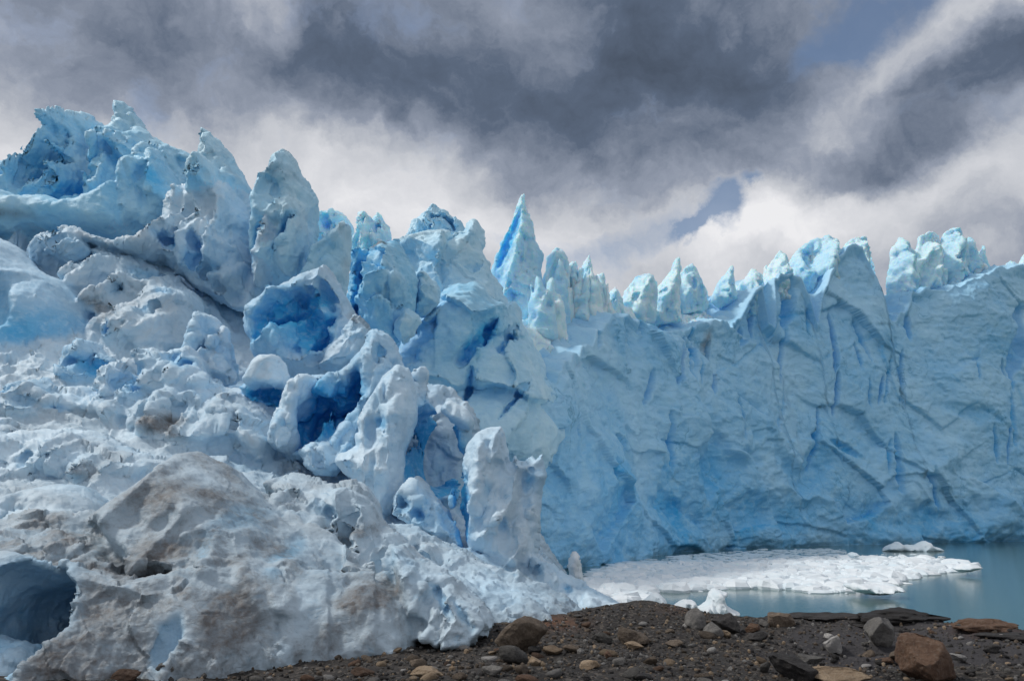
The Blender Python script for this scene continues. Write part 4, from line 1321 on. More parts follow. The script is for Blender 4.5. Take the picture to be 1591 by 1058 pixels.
    for n in range(1 + sum(1 for q in NEAR if q['name'])):
        ff = f[fid == n]
        if len(ff) < 8:
            continue
        u, inv = np.unique(ff.ravel(), return_inverse=True)
        at = {'blue': np.clip(blue[u], 0, 1), 'dirt': np.clip(dirt[u], 0, 1)}
        if n == 0:
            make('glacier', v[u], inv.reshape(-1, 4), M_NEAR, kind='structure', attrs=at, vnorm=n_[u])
        else:
            pc = NEAR[n - 1]
            make(pc['name'], v[u], inv.reshape(-1, 4), pc['mat'], pc['label'], pc['cat'], attrs=at, vnorm=n_[u])


build_near()

# ---- upper surface of the glacier between the near massif and the cliff
up = np.linspace(-260, 845, 230)
UP, UT = [q_.ravel() for q_ in np.meshgrid(up, np.linspace(0, 1, 120), indexing='ij')]
UY0 = np.interp(UP, [-260, 330, 470, 560, 850], [78, 78, 92, 106, 112])
UY = UY0 + UT * (170 - UY0)
URow = np.interp(UP, [-260, 0, 200, 300, 420, 500, 620, 760, 815, 845], [330, 320, 320, 345, 420, 440, 455, 490, 560, 620]) + 14
ux_, uy_, uz_ = P(UP, URow, UY)
v = np.stack([ux_, UY, uz_], 1)
f = grid_faces(230, 120)
if normals(v, f)[:, 2].mean() < 0:
    f = f[:, ::-1]
u1, _, _ = scallop(v, 5.0)
v[:, 2] -= 14 * (1 - smooth01(UT / 0.12))
v[:, 2] += 1.6 * (u1 - 1.0) + 0.8 * (fbm(v / 5, 4, 0.55, True) - 1.2)
make('upper_glacier', v, f, M_MID, kind='structure', attrs={'blue': np.clip(0.3 + 0.3 * fbm(v / 9, 3), 0, 1), 'dirt': np.zeros(len(v))})

# ---- the calving cliff across the water
CLIFF_PLAN = np.array([(740, 90), (800, 94), (860, 98), (900, 102), (960, 118), (1040, 137), (1120, 152), (1200, 163), (1300, 176), (1400, 186), (1500, 193), (1591, 198), (1750, 208), (1950, 220)], float)
CLIFF_TOP = np.array([(700, 640), (760, 640), (815, 610), (850, 600), (880, 592), (905, 565), (940, 540), (965, 515), (985, 490), (1003, 484), (1020, 496), (1045, 500), (1065, 512), (1100, 511), (1123, 500), (1145, 492), (1164, 504),
                      (1187, 481), (1210, 451), (1223, 434), (1226, 500), (1239, 502), (1243, 420), (1259, 416), (1281, 424), (1293, 458), (1299, 500), (1303, 500), (1310, 460), (1327, 417), (1348, 382), (1365, 359), (1377, 366), (1386, 395), (1396, 426), (1406, 485), (1421, 492),
                      (1440, 474), (1452, 447), (1478, 440), (1505, 443), (1535, 432), (1569, 413), (1600, 402), (1680, 395), (1800, 410), (1950, 420)], float)
ns = 790
spx = np.linspace(760, 1900, ns)
Yc = np.interp(spx, CLIFF_PLAN[:, 0], CLIFF_PLAN[:, 1])
for _ in range(12):
    Yc[1:-1] = 0.25 * Yc[:-2] + 0.5 * Yc[1:-1] + 0.25 * Yc[2:]
xc = (spx - CXP) / FPX * Yc * 1.0 / CP * (CP * CP + SP * SP) * 1.0
xc = P(spx, 850, Yc)[0]
zs = np.linspace(0, 110, 900)
ztop = np.zeros(ns)
for i in range(ns):
    a, b = proj(xc[i], Yc[i], zs)
    under = b >= np.interp(a, CLIFF_TOP[:, 0], CLIFF_TOP[:, 1])
    ztop[i] = zs[under].max() if under.any() else 1
ztop = ztop + np.minimum(1, spx / 9e3 + 1) * (0.9 * fbm(np.stack([xc, Yc, 0 * xc], 1) / 2.2, 3) + 0.3)
tang = np.stack([np.gradient(xc), np.gradient(Yc)], 1)
tang /= np.linalg.norm(tang, axis=1, keepdims=True)
outn = np.stack([tang[:, 1], -tang[:, 0]], 1)
for _ in range(20):
    outn[1:-1] = 0.25 * outn[:-2] + 0.5 * outn[1:-1] + 0.25 * outn[2:]
tf = np.linspace(0, 1, 255)
V = []
zlow = np.minimum(ztop, np.array([ztop[max(0, i - 24):i + 25].min() for i in range(ns)]) + 8)
for i in range(ns):
    zz = -2 + (ztop[i] + 2) * tf
    lean = 0.10 * zz                                   # the face leans back a little
    x = xc[i] - outn[i, 0] * lean
    y = Yc[i] - outn[i, 1] * lean
    V.append(np.stack([x, y, zz], 1))
V = np.array(V)
arc = np.concatenate([[0], np.cumsum(np.hypot(np.diff(xc), np.diff(Yc)))])
A = np.repeat(arc[:, None], len(tf), 1).ravel()
Zf = V[:, :, 2].ravel()
q = np.stack([A, np.zeros_like(A), Zf], 1)
qw = q + 1.6 * np.stack([fbm(q / 16 + 2, 3), 0 * A, fbm(q / 16 + 9, 3)], 1)
disp = 3.0 * fbm(q / 34 + 1, 2)
crackw = np.zeros_like(A)
for (sx, szv, am, off) in ((19, 15, 1.5, 0), (8, 6.5, 0.42, 3), (3.4, 2.6, 0.24, 6), (1.6, 1.2, 0.15, 9)):
    s_ = qw / np.array([sx, 1, szv]) + off * 7.7
    s_[:, 0] += s_[:, 2] * (0.5, 0.15, -0.3, 0.2)[off // 3]     # fracture planes run obliquely, each set its own way
    s_[:, 1] = off + 0.5
    f1, f2, VV, C = worley(s_)
    disp += am * (((C[:, 0] - 0.5) * VV[:, 0] + (C[:, 1] - 0.5) * VV[:, 2]) * 2.2 + (C[:, 2] - 0.5) * 0.7)
    crackw = np.maximum(crackw, np.clip(1 - (f2 - f1) / 0.05, 0, 1) * (C[:, 3] > 0.75) * (am > 0.5))
disp -= 0.35 * crackw
disp += 0.16 * fbm(q / 3.2, 5, 0.6) + 0.12 * fbm(q / np.array([4, 1, 0.8]), 3)
# overhang worn by the water, scooped lower right
disp -= 1.8 * np.exp(-np.maximum(Zf, 0) / 1.2) * (0.6 + 0.6 * fbm(q / 9 + 4, 2))
apx, apy = proj(V[:, :, 0].ravel(), V[:, :, 1].ravel(), Zf)


WPX, WPY = 0.55 * fbm(q / 7 + 12, 3), 0.55 * fbm(q / 7 + 25, 3)


def pel(cx, cy, rx, ry, ang):
    a = math.radians(ang)
    dx, dy = apx - cx + WPX * min(rx, ry), apy - cy + WPY * min(rx, ry)
    return np.sqrt(((dx * math.cos(a) + dy * math.sin(a)) / rx) ** 2 + ((-dx * math.sin(a) + dy * math.cos(a)) / ry) ** 2)


SCOOPS = [(1110, 715, 60, 45, 20, 3.0), (1250, 740, 60, 36, 25, 2.6), (1200, 800, 90, 36, 5, 2.4), (1400, 800, 70, 40, -10, 2.4), (1585, 530, 14, 60, 10, 4), (1050, 800, 60, 40, 0, 1.8), (1500, 640, 60, 16, 20, 1.2),
          (1190, 497, 5, 22, 0, 4), (1234, 468, 9, 42, 3, 4), (1299, 530, 4, 50, 0, 4), (1302, 610, 3, 36, 0, 2.5), (1053, 560, 5, 40, 15, 3), (1110, 570, 5, 44, 0, 3), (1007, 600, 4, 30, 10, 2), (1075, 545, 4, 22, 15, 2), (1310, 700, 26, 7, 30, 1.5),
          (1390, 720, 5, 50, -4, 1.6), (893, 655, 3, 22, 0, 2), (960, 690, 5, 18, -20, 1.6), (1168, 520, 6, 16, 15, 2), (1415, 505, 5, 24, -10, 2)]
rc_ = np.random.RandomState(3)
SCOOPS += [(890 + 700 * rc_.rand(), 470 + 300 * rc_.rand() ** 1.3, 1.8 + 2.2 * rc_.rand(), 14 + 40 * rc_.rand(), -16 + 30 * rc_.rand(), 0.8 + 1.2 * rc_.rand()) for _ in range(34)]
blue_c = 0.22 + 0.22 * fbm(q / 12 + 3, 3) + 0.34 * smooth01((24 - Zf) / 24)
for (cx, cy, rx, ry, an, dp) in SCOOPS:
    e = pel(cx, cy, rx, ry, an)
    disp -= (dp * np.sqrt(np.clip(1 - e ** 2, 0, 1)) if min(rx, ry) < 16 else 0.8 * dp * np.clip(1 - e ** 2, 0, 1) ** 1.2)
    blue_c += (0.55 if min(rx, ry) < 10 else 0.28) * smooth01(1.3 - e)
for (cx, cy, rx, ry, an, dp) in [(1365, 430, 36, 110, 0, 3.0), (1250, 460, 40, 60, 0, 1.6), (1040, 640, 60, 160, -15, 2.5), (1440, 730, 70, 50, -25, 2.5), (1530, 800, 70, 50, -30, 3), (930, 760, 50, 110, 10, 2.5), (1180, 640, 50, 120, -20, 1.6)]:
    disp += dp * np.clip(1 - pel(cx, cy, rx, ry, an), 0, 1)
blue_c += 0.3 * crackw
dirt_c = np.clip(-0.2 + 1.1 * np.clip(1 - pel(1105, 530, 9, 30, 0), 0, 1) ** 0.5, 0, 1)
face = V.reshape(-1, 3).copy()
nn = np.repeat(outn[:, None, :], len(tf), 1).reshape(-1, 2)
# edge fade so that the traced crest keeps its outline
fade = np.clip((1 - np.tile(tf, ns)) / 0.04, 0.25, 1)
face[:, 0] += nn[:, 0] * disp * fade
face[:, 1] += nn[:, 1] * disp * fade
# back of the crest: falls away behind and runs out as the upper surface of the glacier
face = relax(face, grid_faces(ns, len(tf)), 1, 0.25)
face = face.reshape(ns, len(tf), 3)
backs = []
bd = np.array([0.4, 1.0, 1.8, 3, 4.5, 6.5, 9, 12, 16, 21, 27, 34, 42])
rowsb = face[:, -1:, :]
for b_ in bd:
    r = rowsb[:, 0, :].copy()
    r[:, :2] -= outn * b_
    zb = zlow - 1.0 + 0.05 * b_
    tt = smooth01(b_ / 7.0)
    r[:, 2] = ztop * (1 - tt) + zb * tt
    qq = r / 3.0
    r[:, 2] += np.minimum(b_ * 0.45, 2.6) * fbm(qq, 4, 0.6, True) * 0.6
    backs.append(r)
allv = np.concatenate([face, np.stack(backs, 1)], 1)
nrow = allv.shape[1]
bl = np.concatenate([blue_c.reshape(ns, -1), np.full((ns, len(bd)), 0.1)], 1)
di = np.concatenate([dirt_c.reshape(ns, -1), np.zeros((ns, len(bd)))], 1)
fc = grid_faces(ns, nrow)
make('ice_cliff', allv.reshape(-1, 3), fc, M_FAR, 'sheer blue ice cliff rising from the lake across the right half', 'ice cliff', attrs={'blue': np.clip(bl.ravel(), 0, 1), 'dirt': di.ravel()})

# ---- seracs behind the cliff crest
piece('ice_spire', 'tallest lone ice spire with a dark blue left side in the middle of the skyline', 'ice spire',
      [(760, 470), (766, 420), (772, 398), (778, 375), (789, 357), (800, 329), (809, 309), (815, 303), (820, 318), (828, 350), (834, 376), (841, 394), (844, 440), (850, 500), (855, 530), (800, 530), (770, 500)],
      130, 5, rake=0.1, yaw=0.3, p=1.4, cups=0.08, cupsize=4, lean=6, facet=0.35, blue=0.22, dirt=-0.3, mat=M_TOP, carve=[(792, 375, 8, 58, 20, 1.5)], bluep=[(788, 378, 14, 66, 20, 0.6)])
G_SER = 'seracs along the skyline above the ice cliff'
SER = [
    ([(840, 440), (846, 420), (852, 397), (860, 386), (868, 382), (878, 390), (884, 410), (888, 500), (850, 510)], 132, 'pale slab serac just right of the tall spire'),
    ([(880, 430), (886, 408), (896, 404), (901, 425), (908, 470), (906, 515), (884, 510)], 134, 'blunt narrow serac second from the tall spire'),
    ([(897, 440), (902, 416), (910, 402), (916, 392), (920, 410), (924, 440), (930, 500), (900, 512)], 138, 'sharp thin serac third from the tall spire'),
    ([(918, 450), (926, 425), (936, 421), (942, 445), (950, 480), (950, 512), (920, 510)], 142, 'low square serac fourth from the tall spire'),
    ([(938, 478), (946, 452), (955, 446), (966, 458), (974, 480), (980, 515), (940, 515)], 146, 'short rounded serac fifth from the tall spire'),
    ([(958, 480), (968, 455), (984, 430), (1000, 424), (1014, 428), (1022, 450), (1020, 500), (962, 515)], 152, 'wide leaning serac above the rubble ramp'),
    ([(1012, 470), (1022, 444), (1036, 428), (1048, 408), (1057, 396), (1060, 412), (1056, 446), (1060, 500), (1010, 505)], 150, 'hook tipped serac left of the crest saddle'),
    ([(1052, 450), (1060, 418), (1076, 408), (1086, 424), (1096, 446), (1102, 478), (1060, 490)], 172, 'blue grooved serac behind the hook tipped one'),
    ([(1104, 470), (1112, 445), (1124, 427), (1137, 411), (1141, 430), (1146, 468), (1120, 480)], 176, 'small pointed serac at the crest saddle'),
    ([(1136, 475), (1150, 440), (1168, 417), (1182, 425), (1190, 450), (1186, 490), (1140, 490)], 178, 'sunlit ribbed serac right of the crest saddle'),
    ([(1176, 470), (1190, 420), (1203, 398), (1211, 386), (1224, 402), (1232, 430), (1225, 480), (1180, 485)], 182, 'peaked serac second right of the crest saddle'),
    ([(1206, 450), (1224, 412), (1238, 388), (1252, 379), (1270, 372), (1286, 368), (1300, 380), (1308, 420), (1300, 470), (1220, 470)], 198, 'broad humped serac behind the blue windows of the cliff'),
    ([(1262, 450), (1275, 410), (1288, 392), (1302, 398), (1312, 420), (1316, 470), (1270, 475)], 186, 'narrow serac in the notch left of the white pyramid'),
    ([(1296, 440), (1308, 385), (1322, 372), (1345, 366), (1352, 400), (1340, 470), (1300, 480)], 200, 'serac with a slanted top hidden partly by the white pyramid'),
    ([(1376, 440), (1384, 385), (1398, 368), (1412, 378), (1424, 400), (1428, 470), (1400, 500), (1380, 490)], 200, 'serac just right of the white pyramid'),
    ([(1408, 460), (1416, 400), (1428, 366), (1442, 358), (1458, 362), (1466, 400), (1462, 460), (1412, 480)], 208, 'tall folded serac with a rounded top on the right skyline'),
    ([(1448, 450), (1458, 380), (1466, 362), (1480, 354), (1494, 360), (1504, 385), (1508, 450), (1455, 470)], 206, 'highest serac on the right skyline'),
    ([(1498, 450), (1496, 400), (1503, 366), (1512, 372), (1518, 400), (1528, 378), (1536, 410), (1545, 455)], 204, 'twin horned serac near the right edge'),
    ([(1480, 460), (1490, 425), (1505, 408), (1518, 405), (1535, 425), (1545, 460), (1500, 475)], 196, 'dark shouldered serac below the twin horns'),
    ([(1420, 490), (1428, 445), (1444, 415), (1462, 410), (1472, 425), (1468, 460), (1440, 492)], 195, 'stubby serac in the gap right of the white pyramid'),
    ([(1538, 450), (1552, 415), (1570, 406), (1584, 412), (1600, 450), (1570, 465)], 200, 'low serac at the right end of the skyline'),
    ([(1572, 450), (1582, 410), (1592, 394), (1606, 398), (1620, 450)], 204, 'pointed serac cut by the right edge'),
    ([(1638, 450), (1652, 404), (1670, 390), (1690, 410), (1700, 450)], 200, 'serac beyond the right edge'),
    ([(1140, 500), (1150, 465), (1166, 450), (1182, 456), (1190, 480), (1180, 510)], 168, 'low sunlit hummock on the cliff crest saddle'),
    ([(1190, 470), (1200, 440), (1216, 424), (1232, 430), (1240, 455), (1225, 480)], 174, 'sloping sunlit serac behind the left blue window'),
]
for k, (o_, Y_, lb) in enumerate(SER):
    if 'beyond' in lb:
        continue
    ww = (max(a for a, b in o_) - min(a for a, b in o_)) * Y_ / FPX
    mx_ = sum(a for a, b in o_) / len(o_)
    if mx_ > 1040:
        Y_ = max(Y_, np.interp(max(a for a, b in o_), spx, Yc) + 15 + 0.5 * ww)
    piece('serac', lb, 'serac', o_, Y_, 0.45 * ww, back=0.6 * ww, rake=0.2, yaw=0.25 if k % 2 else -0.1, p=1.1, cups=0.06, cupsize=0.25 * ww + 0.8, chip=0.35, facet=0.5, blade=0.8,
          blue=0.10 + 0.10 * (k % 3), dirt=-0.4, mat=M_TOP, group=G_SER, stretch=(0.8, 1, 1.8))
piece('ice_ramp', 'rubbly white snow ramp behind the left end of the cliff crest', 'ice ramp',
      [(790, 500), (830, 490), (880, 500), (950, 500), (1010, 480), (1000, 500), (975, 540), (920, 590), (870, 625), (830, 625), (805, 560)],
      121, 4, back=8, rake=0.9, yaw=1.5, cell=0.4, cups=0.9, cupsize=2.6, facet=0.5, blue=0.05, dirt=-0.02, mat=M_TOP)
piece('ice_ramp', 'flat sunlit snow saddle in the cliff crest', 'ice ramp',
      [(1050, 490), (1070, 474), (1110, 466), (1150, 468), (1170, 485), (1150, 510), (1110, 520), (1065, 518)],
      170, 3, back=8, rake=1.5, yaw=0.6, cups=0.8, cupsize=2.5, facet=0.4, blue=-0.1, dirt=-0.2, mat=M_TOP)

# jumble of smaller seracs filling the crest between the named ones
rj = np.random.RandomState(21)
SKYL = np.array([(830, 470), (845, 410), (868, 392), (900, 415), (915, 402), (936, 430), (955, 455), (985, 440), (1010, 432), (1057, 410), (1078, 418), (1100, 450), (1137, 425), (1150, 445), (1168, 425), (1210, 395), (1225, 408), (1252, 387), (1285, 376),
                 (1312, 380), (1345, 375), (1365, 375), (1385, 385), (1400, 376), (1425, 370), (1478, 364), (1501, 372), (1527, 388), (1540, 415), (1565, 415), (1600, 402)], float)
for k in range(84):
    px = 842 + 756 * (k + rj.rand()) / 84
    top = np.interp(px, SKYL[:, 0], SKYL[:, 1]) + 1 + rj.rand() ** 1.6 * 26
    lip = np.interp(px, CLIFF_TOP[:, 0], CLIFF_TOP[:, 1])
    bot = max(top + 45, min(lip, 520) + 15)
    w_ = 12 + 18 * rj.rand()
    lean = (rj.rand() - 0.35) * 14
    if abs(px - 1365) < 30:
        continue
    hh = bot - top
    j_ = rj.rand(8)
    o_ = [(px - w_, bot), (px - 0.85 * w_, top + (0.35 + 0.25 * j_[0]) * hh), (px - 0.6 * w_ + 0.5 * lean, top + (0.12 + 0.2 * j_[1]) * hh), (px - 0.45 * w_ + 0.5 * lean, top + (0.25 + 0.15 * j_[2]) * hh),
          (px - 0.15 * w_ + lean, top), (px + 0.1 * w_ + lean, top + 0.1 * j_[3] * hh), (px + 0.25 * w_ + 0.6 * lean, top + (0.2 + 0.15 * j_[4]) * hh), (px + 0.5 * w_ + 0.5 * lean, top + (0.1 + 0.2 * j_[5]) * hh),
          (px + 0.8 * w_, top + (0.35 + 0.25 * j_[6]) * hh), (px + w_, bot)]
    Yb = np.interp(px + w_, spx, Yc) + 16 + 0.012 * 40 * w_ + rj.rand() * 14
    if px < 1000:
        Yb = np.interp(px + w_, spx, Yc) + 18 + rj.rand() * 14
    ww = 2 * w_ * Yb / FPX
    near_ = min((abs(sum(a for a, b in q_[0]) / len(q_[0]) - px), q_[2]) for q_ in SER if 'beyond' not in q_[2])[1]
    part = 'beside the ' + near_
    piece('serac', 'small serac ' + part, 'serac', o_, Yb, 0.4 * ww, back=0.5 * ww, rake=0.15, yaw=0.5 * (rj.rand() - 0.5), p=1.1, cups=0.05, cupsize=0.3 * ww + 0.5, facet=0.5, blade=0.8,
          blue=-0.05 + 0.5 * rj.rand() ** 2, dirt=-0.4, mat=M_TOP, group='small seracs ' + part, cell=0.50, chip=0.4)

# ------------------------------------------------------------------ ice on the lake
def on_water(px, py):
    a, b, c = raydir(px, py)
    t = -CAMZ / c
    return a * t, b * t


piece('iceberg', 'long low blue iceberg with two humps floating under the cliff at right', 'iceberg',
      [(1370, 856), (1374, 850), (1383, 845), (1394, 840), (1401, 845), (1415, 846), (1428, 843), (1438, 840), (1448, 847), (1458, 850), (1467, 855), (1420, 860)],
      150, 1.6, rake=0.3, cups=0.3, cupsize=1.2, facet=0.5, blue=0.25, dirt=-1, mat=M_FLOE)
piece('ice_chunk', 'white ice stump with a bird like beak standing in the water behind the gravel', 'ice chunk',
      [(1080, 945), (1090, 939), (1098, 934), (1103, 920), (1109, 914), (1120, 917), (1131, 921), (1124, 927), (1124, 936), (1132, 943), (1148, 951), (1140, 958), (1090, 958)],
      55, 0.9, rake=0.25, cups=0.2, cupsize=0.5, blue=0.0, dirt=-1, mat=M_FLOE, solo=True, crest=0.2)
piece('ice_chunk', 'rounded white ice hump just behind the crest of the gravel', 'ice chunk',
      [(998, 938), (1004, 929), (1016, 920), (1027, 924), (1034, 932), (1038, 944), (1015, 948)],
      52, 0.8, rake=0.3, cups=0.2, cupsize=0.5, blue=0.0, dirt=-1, mat=M_FLOE, solo=True, crest=0.2)
piece('ice_chunk', 'small white ice hump left of the beaked ice stump', 'ice chunk',
      [(1046, 944), (1054, 936), (1066, 931), (1078, 933), (1084, 944), (1065, 950)],
      54, 0.7, rake=0.3, cups=0.2, cupsize=0.4, blue=0.0, dirt=-1, mat=M_FLOE, solo=True, crest=0.2)
piece('ice_floe', 'long bright ice floe at the near edge of the brash ice', 'ice floe',
      [(1322, 912), (1328, 907), (1345, 909), (1362, 907), (1380, 906), (1391, 910), (1392, 917), (1372, 922), (1345, 922), (1328, 918)],
      70, 1.2, rake=0.8, cups=0.2, cupsize=0.7, blue=0.05, dirt=-1, mat=M_FLOE, solo=True, crest=0.2)
piece('ice_floe', 'white ice floe forming the right tip of the brash ice', 'ice floe',
      [(1480, 884), (1488, 878), (1498, 872), (1512, 876), (1524, 880), (1515, 887), (1495, 889)],
      93, 1.4, rake=0.6, cups=0.25, cupsize=0.8, blue=0.0, dirt=-1, mat=M_FLOE)
piece('ice_floe', 'small grey blue floe beyond the brash ice below the cliff', 'ice floe',
      [(1316, 862), (1322, 857), (1330, 858), (1336, 864), (1326, 867)],
      122, 0.9, rake=0.6, cups=0.3, cupsize=0.7, blue=0.2, dirt=-1, mat=M_FLOE)
rs = np.random.RandomState(11)


def chunk(cx, cy, r, h, z=0.0, n=8, sq=1.0):
    """an irregular slab of ice: lower ring, upper ring, raised middle"""
    a = np.sort(rs.rand(n) * 0.55 + np.arange(n)) / n * 2 * math.pi
    rad = r * (0.62 + 0.5 * rs.rand(n))
    rot = rs.rand() * 6.28
    ex, ey = np.cos(a) * rad, np.sin(a) * rad * sq
    x, y = ex * math.cos(rot) - ey * math.sin(rot), ex * math.sin(rot) + ey * math.cos(rot)
    tilt = (rs.rand(2) - 0.5) * 0.5 * h / r
    top = h * (0.55 + 0.35 * rs.rand(n)) + tilt[0] * x + tilt[1] * y
    k = 0.72 + 0.12 * rs.rand(n)
    v = np.concatenate([np.stack([cx + x, cy + y, np.full(n, z - 0.12)], 1), np.stack([cx + x * 1.02, cy + y * 1.02, z + 0.35 * top], 1),
                        np.stack([cx + x * k, cy + y * k, z + top], 1), [[cx, cy, z + h * (0.8 + 0.4 * rs.rand())]]])
    i = np.arange(n)
    j = (i + 1) % n
    f = []
    for o in (0, n):
        f += [np.stack([i + o, j + o, j + o + n], 1), np.stack([i + o, j + o + n, i + o + n], 1)]
    f.append(np.stack([i + 2 * n, j + 2 * n, np.full(n, 3 * n)], 1))
    return v, np.concatenate(f)


def scatter(poly, count, rmin, rmax, hmax, keep=None, px_size=None):
    pts = np.array(poly, float)
    out = []
    x0, y0, x1, y1 = pts[:, 0].min(), pts[:, 1].min(), pts[:, 0].max(), pts[:, 1].max()
    while len(out) < count:
        px, py = x0 + rs.rand(600) * (x1 - x0), y0 + rs.rand(600) * (y1 - y0)
        ok = poly_sdf(pts, px + 6 * (rs.rand(600) - 0.5), py + 2 * (rs.rand(600) - 0.5)) > 0
        for a, b in zip(px[ok], py[ok]):
            wx, wy = on_water(a, b)
            r = rmin * (rmax / rmin) ** (rs.rand() ** 2.2)
            out.append((wx, wy, r, hmax * (0.35 + 0.65 * rs.rand()) * (r / rmax) ** 0.5))
    return out[:count]


def merge(ch):
    V_, F_, o = [], [], 0
    for v, f in ch:
        V_.append(v)
        F_.append(f + o)
        o += len(v)
    return np.concatenate(V_), np.concatenate(F_)


BAND = [(880, 925), (905, 905), (930, 892), (960, 882), (1050, 877), (1150, 873), (1280, 867), (1400, 866), (1450, 870), (1490, 876), (1515, 881), (1470, 890), (1422, 896), (1388, 903), (1398, 908), (1330, 911),
        (1320, 919), (1270, 921), (1240, 916), (1150, 913), (1060, 918), (1010, 920), (1000, 938), (960, 950), (900, 950)]
BACKB = [(900, 893), (960, 874), (1060, 862), (1200, 853), (1300, 852), (1335, 862), (1280, 866), (1150, 872), (1050, 876), (960, 881)]
sc_ = scatter(BAND, 5000, 0.24, 1.8, 0.8)
sc_.sort(key=lambda q: -q[2] / q[1])
for k, (a, b, r, h) in enumerate(sc_[:60]):
    v, f = chunk(a, b, r, h * 1.3, n=10)
    v = v
    side = 'left end' if a < 12 else ('middle' if a < 26 else 'right half')
    make('ice_floe', v, f, M_FLOE, 'flat white ice floe packed into the %s of the brash ice' % side, 'ice floe', 'floes in the %s of the brash ice' % side, smooth=False,
         attrs={'blue': np.full(len(v), 0.05), 'dirt': np.zeros(len(v))})
bc = np.array(BAND, float)
stray = scatter([(a, b) for a, b in (bc - bc.mean(0)) * np.array([1.06, 1.16]) + bc.mean(0)], 700, 0.15, 0.8, 0.3)
v, f = merge([chunk(a, b, r, h, n=7) for a, b, r, h in sc_[60:] + stray])
make('brash_ice', v, f, M_FLOE, 'dense belt of white broken brash ice on the lake', 'brash ice', kind='stuff', smooth=False,
     attrs={'blue': np.repeat(rs.rand(len(v) // 22 + 1) * 0.25 - 0.05, 22)[:len(v)].clip(0, 1), 'dirt': np.zeros(len(v))})
# slush between the floes: a thin ragged sheet
su, sv = np.meshgrid(np.linspace(870, 1525, 330), np.linspace(864, 952, 90), indexing='ij')
wx, wy = on_water(su.ravel(), sv.ravel())
sd_ = poly_sdf(BAND, su.ravel(), sv.ravel())
hz = -0.03 + 0.10 * fbm(np.stack([wx, wy * 0.7, 0 * wx], 1) * 0.8, 3) + 0.05 * np.clip(sd_ / 4, -3, 1)
v = np.stack([wx, wy, hz], 1)
f = grid_faces(330, 90)
okf = (hz > 0.015)[f].all(1)
f = f[okf]
u, inv = np.unique(f.ravel(), return_inverse=True)
fz = inv.reshape(-1, 4)
if normals(v[u], fz)[:, 2].mean() < 0:
    fz = fz[:, ::-1]
make('slush', v[u], fz, M_FLOE, 'white slush between the floes of the brash ice', 'slush', kind='stuff', attrs={'blue': np.full(len(u), 0.1), 'dirt': np.zeros(len(u))})
v, f = merge([chunk(a, b, r, h, n=7) for a, b, r, h in scatter(BACKB, 900, 0.25, 1.6, 0.18)])
make('brash_ice', v, f, M_FLOE, 'thin scattered brash ice in the shade below the cliff', 'brash ice', kind='stuff', smooth=False, attrs={'blue': np.full(len(v), 0.35), 'dirt': np.zeros(len(v))})  # bluer chunks: the cliff's shade put into their colour

# ------------------------------------------------------------------ stones on the shore
import bmesh


def ico(sub):
    bm = bmesh.new()
    bmesh.ops.create_icosphere(bm, subdivisions=sub, radius=1)
    v = np.array([q.co[:] for q in bm.verts])
    f = np.array([[q.index for q in t.verts] for t in bm.faces])
    bm.free()
    return v, f


ICO = {k: ico(k) for k in (1, 2, 4, 5)}


def rock_shape(seed, sub, cuts=9, angular=0.7, size=(1, 1, 1), noise_amp=0.08):
    r = np.random.RandomState(seed)
    v, f = ICO[sub]
    v = v.copy()
    for _ in range(cuts):
        n = r.randn(3)
        n /= np.linalg.norm(n)
        d = 0.42 + 0.38 * r.rand()
        h = np.maximum(v @ n - d, 0)
        v -= n * (h * angular)[:, None]
    n0 = normals(v, f)
    v += n0 * (noise_amp * fbm(v * 1.6 + seed * 3.7, 4))[:, None]
    if sub >= 4:
        u1, _, _ = scallop(v + seed, 0.5)
        v += n0 * (0.05 * (u1 - 0.4) + 0.02 * fbm(v * 9 + seed, 3))[:, None]
    v /= np.abs(v).max(0)
    return v * np.array(size), f


def ground_hit(px, py):
    """where the ray of a photo pixel meets the shore"""
    a, b, c = raydir(px, py)
    ts = np.linspace(8, 40, 1600)
    z = CAMZ + c / b * ts
    g = shore_z(a / b * ts, ts)
    k = np.argmax(z < g)
    return a / b * ts[k], ts[k], g[k]


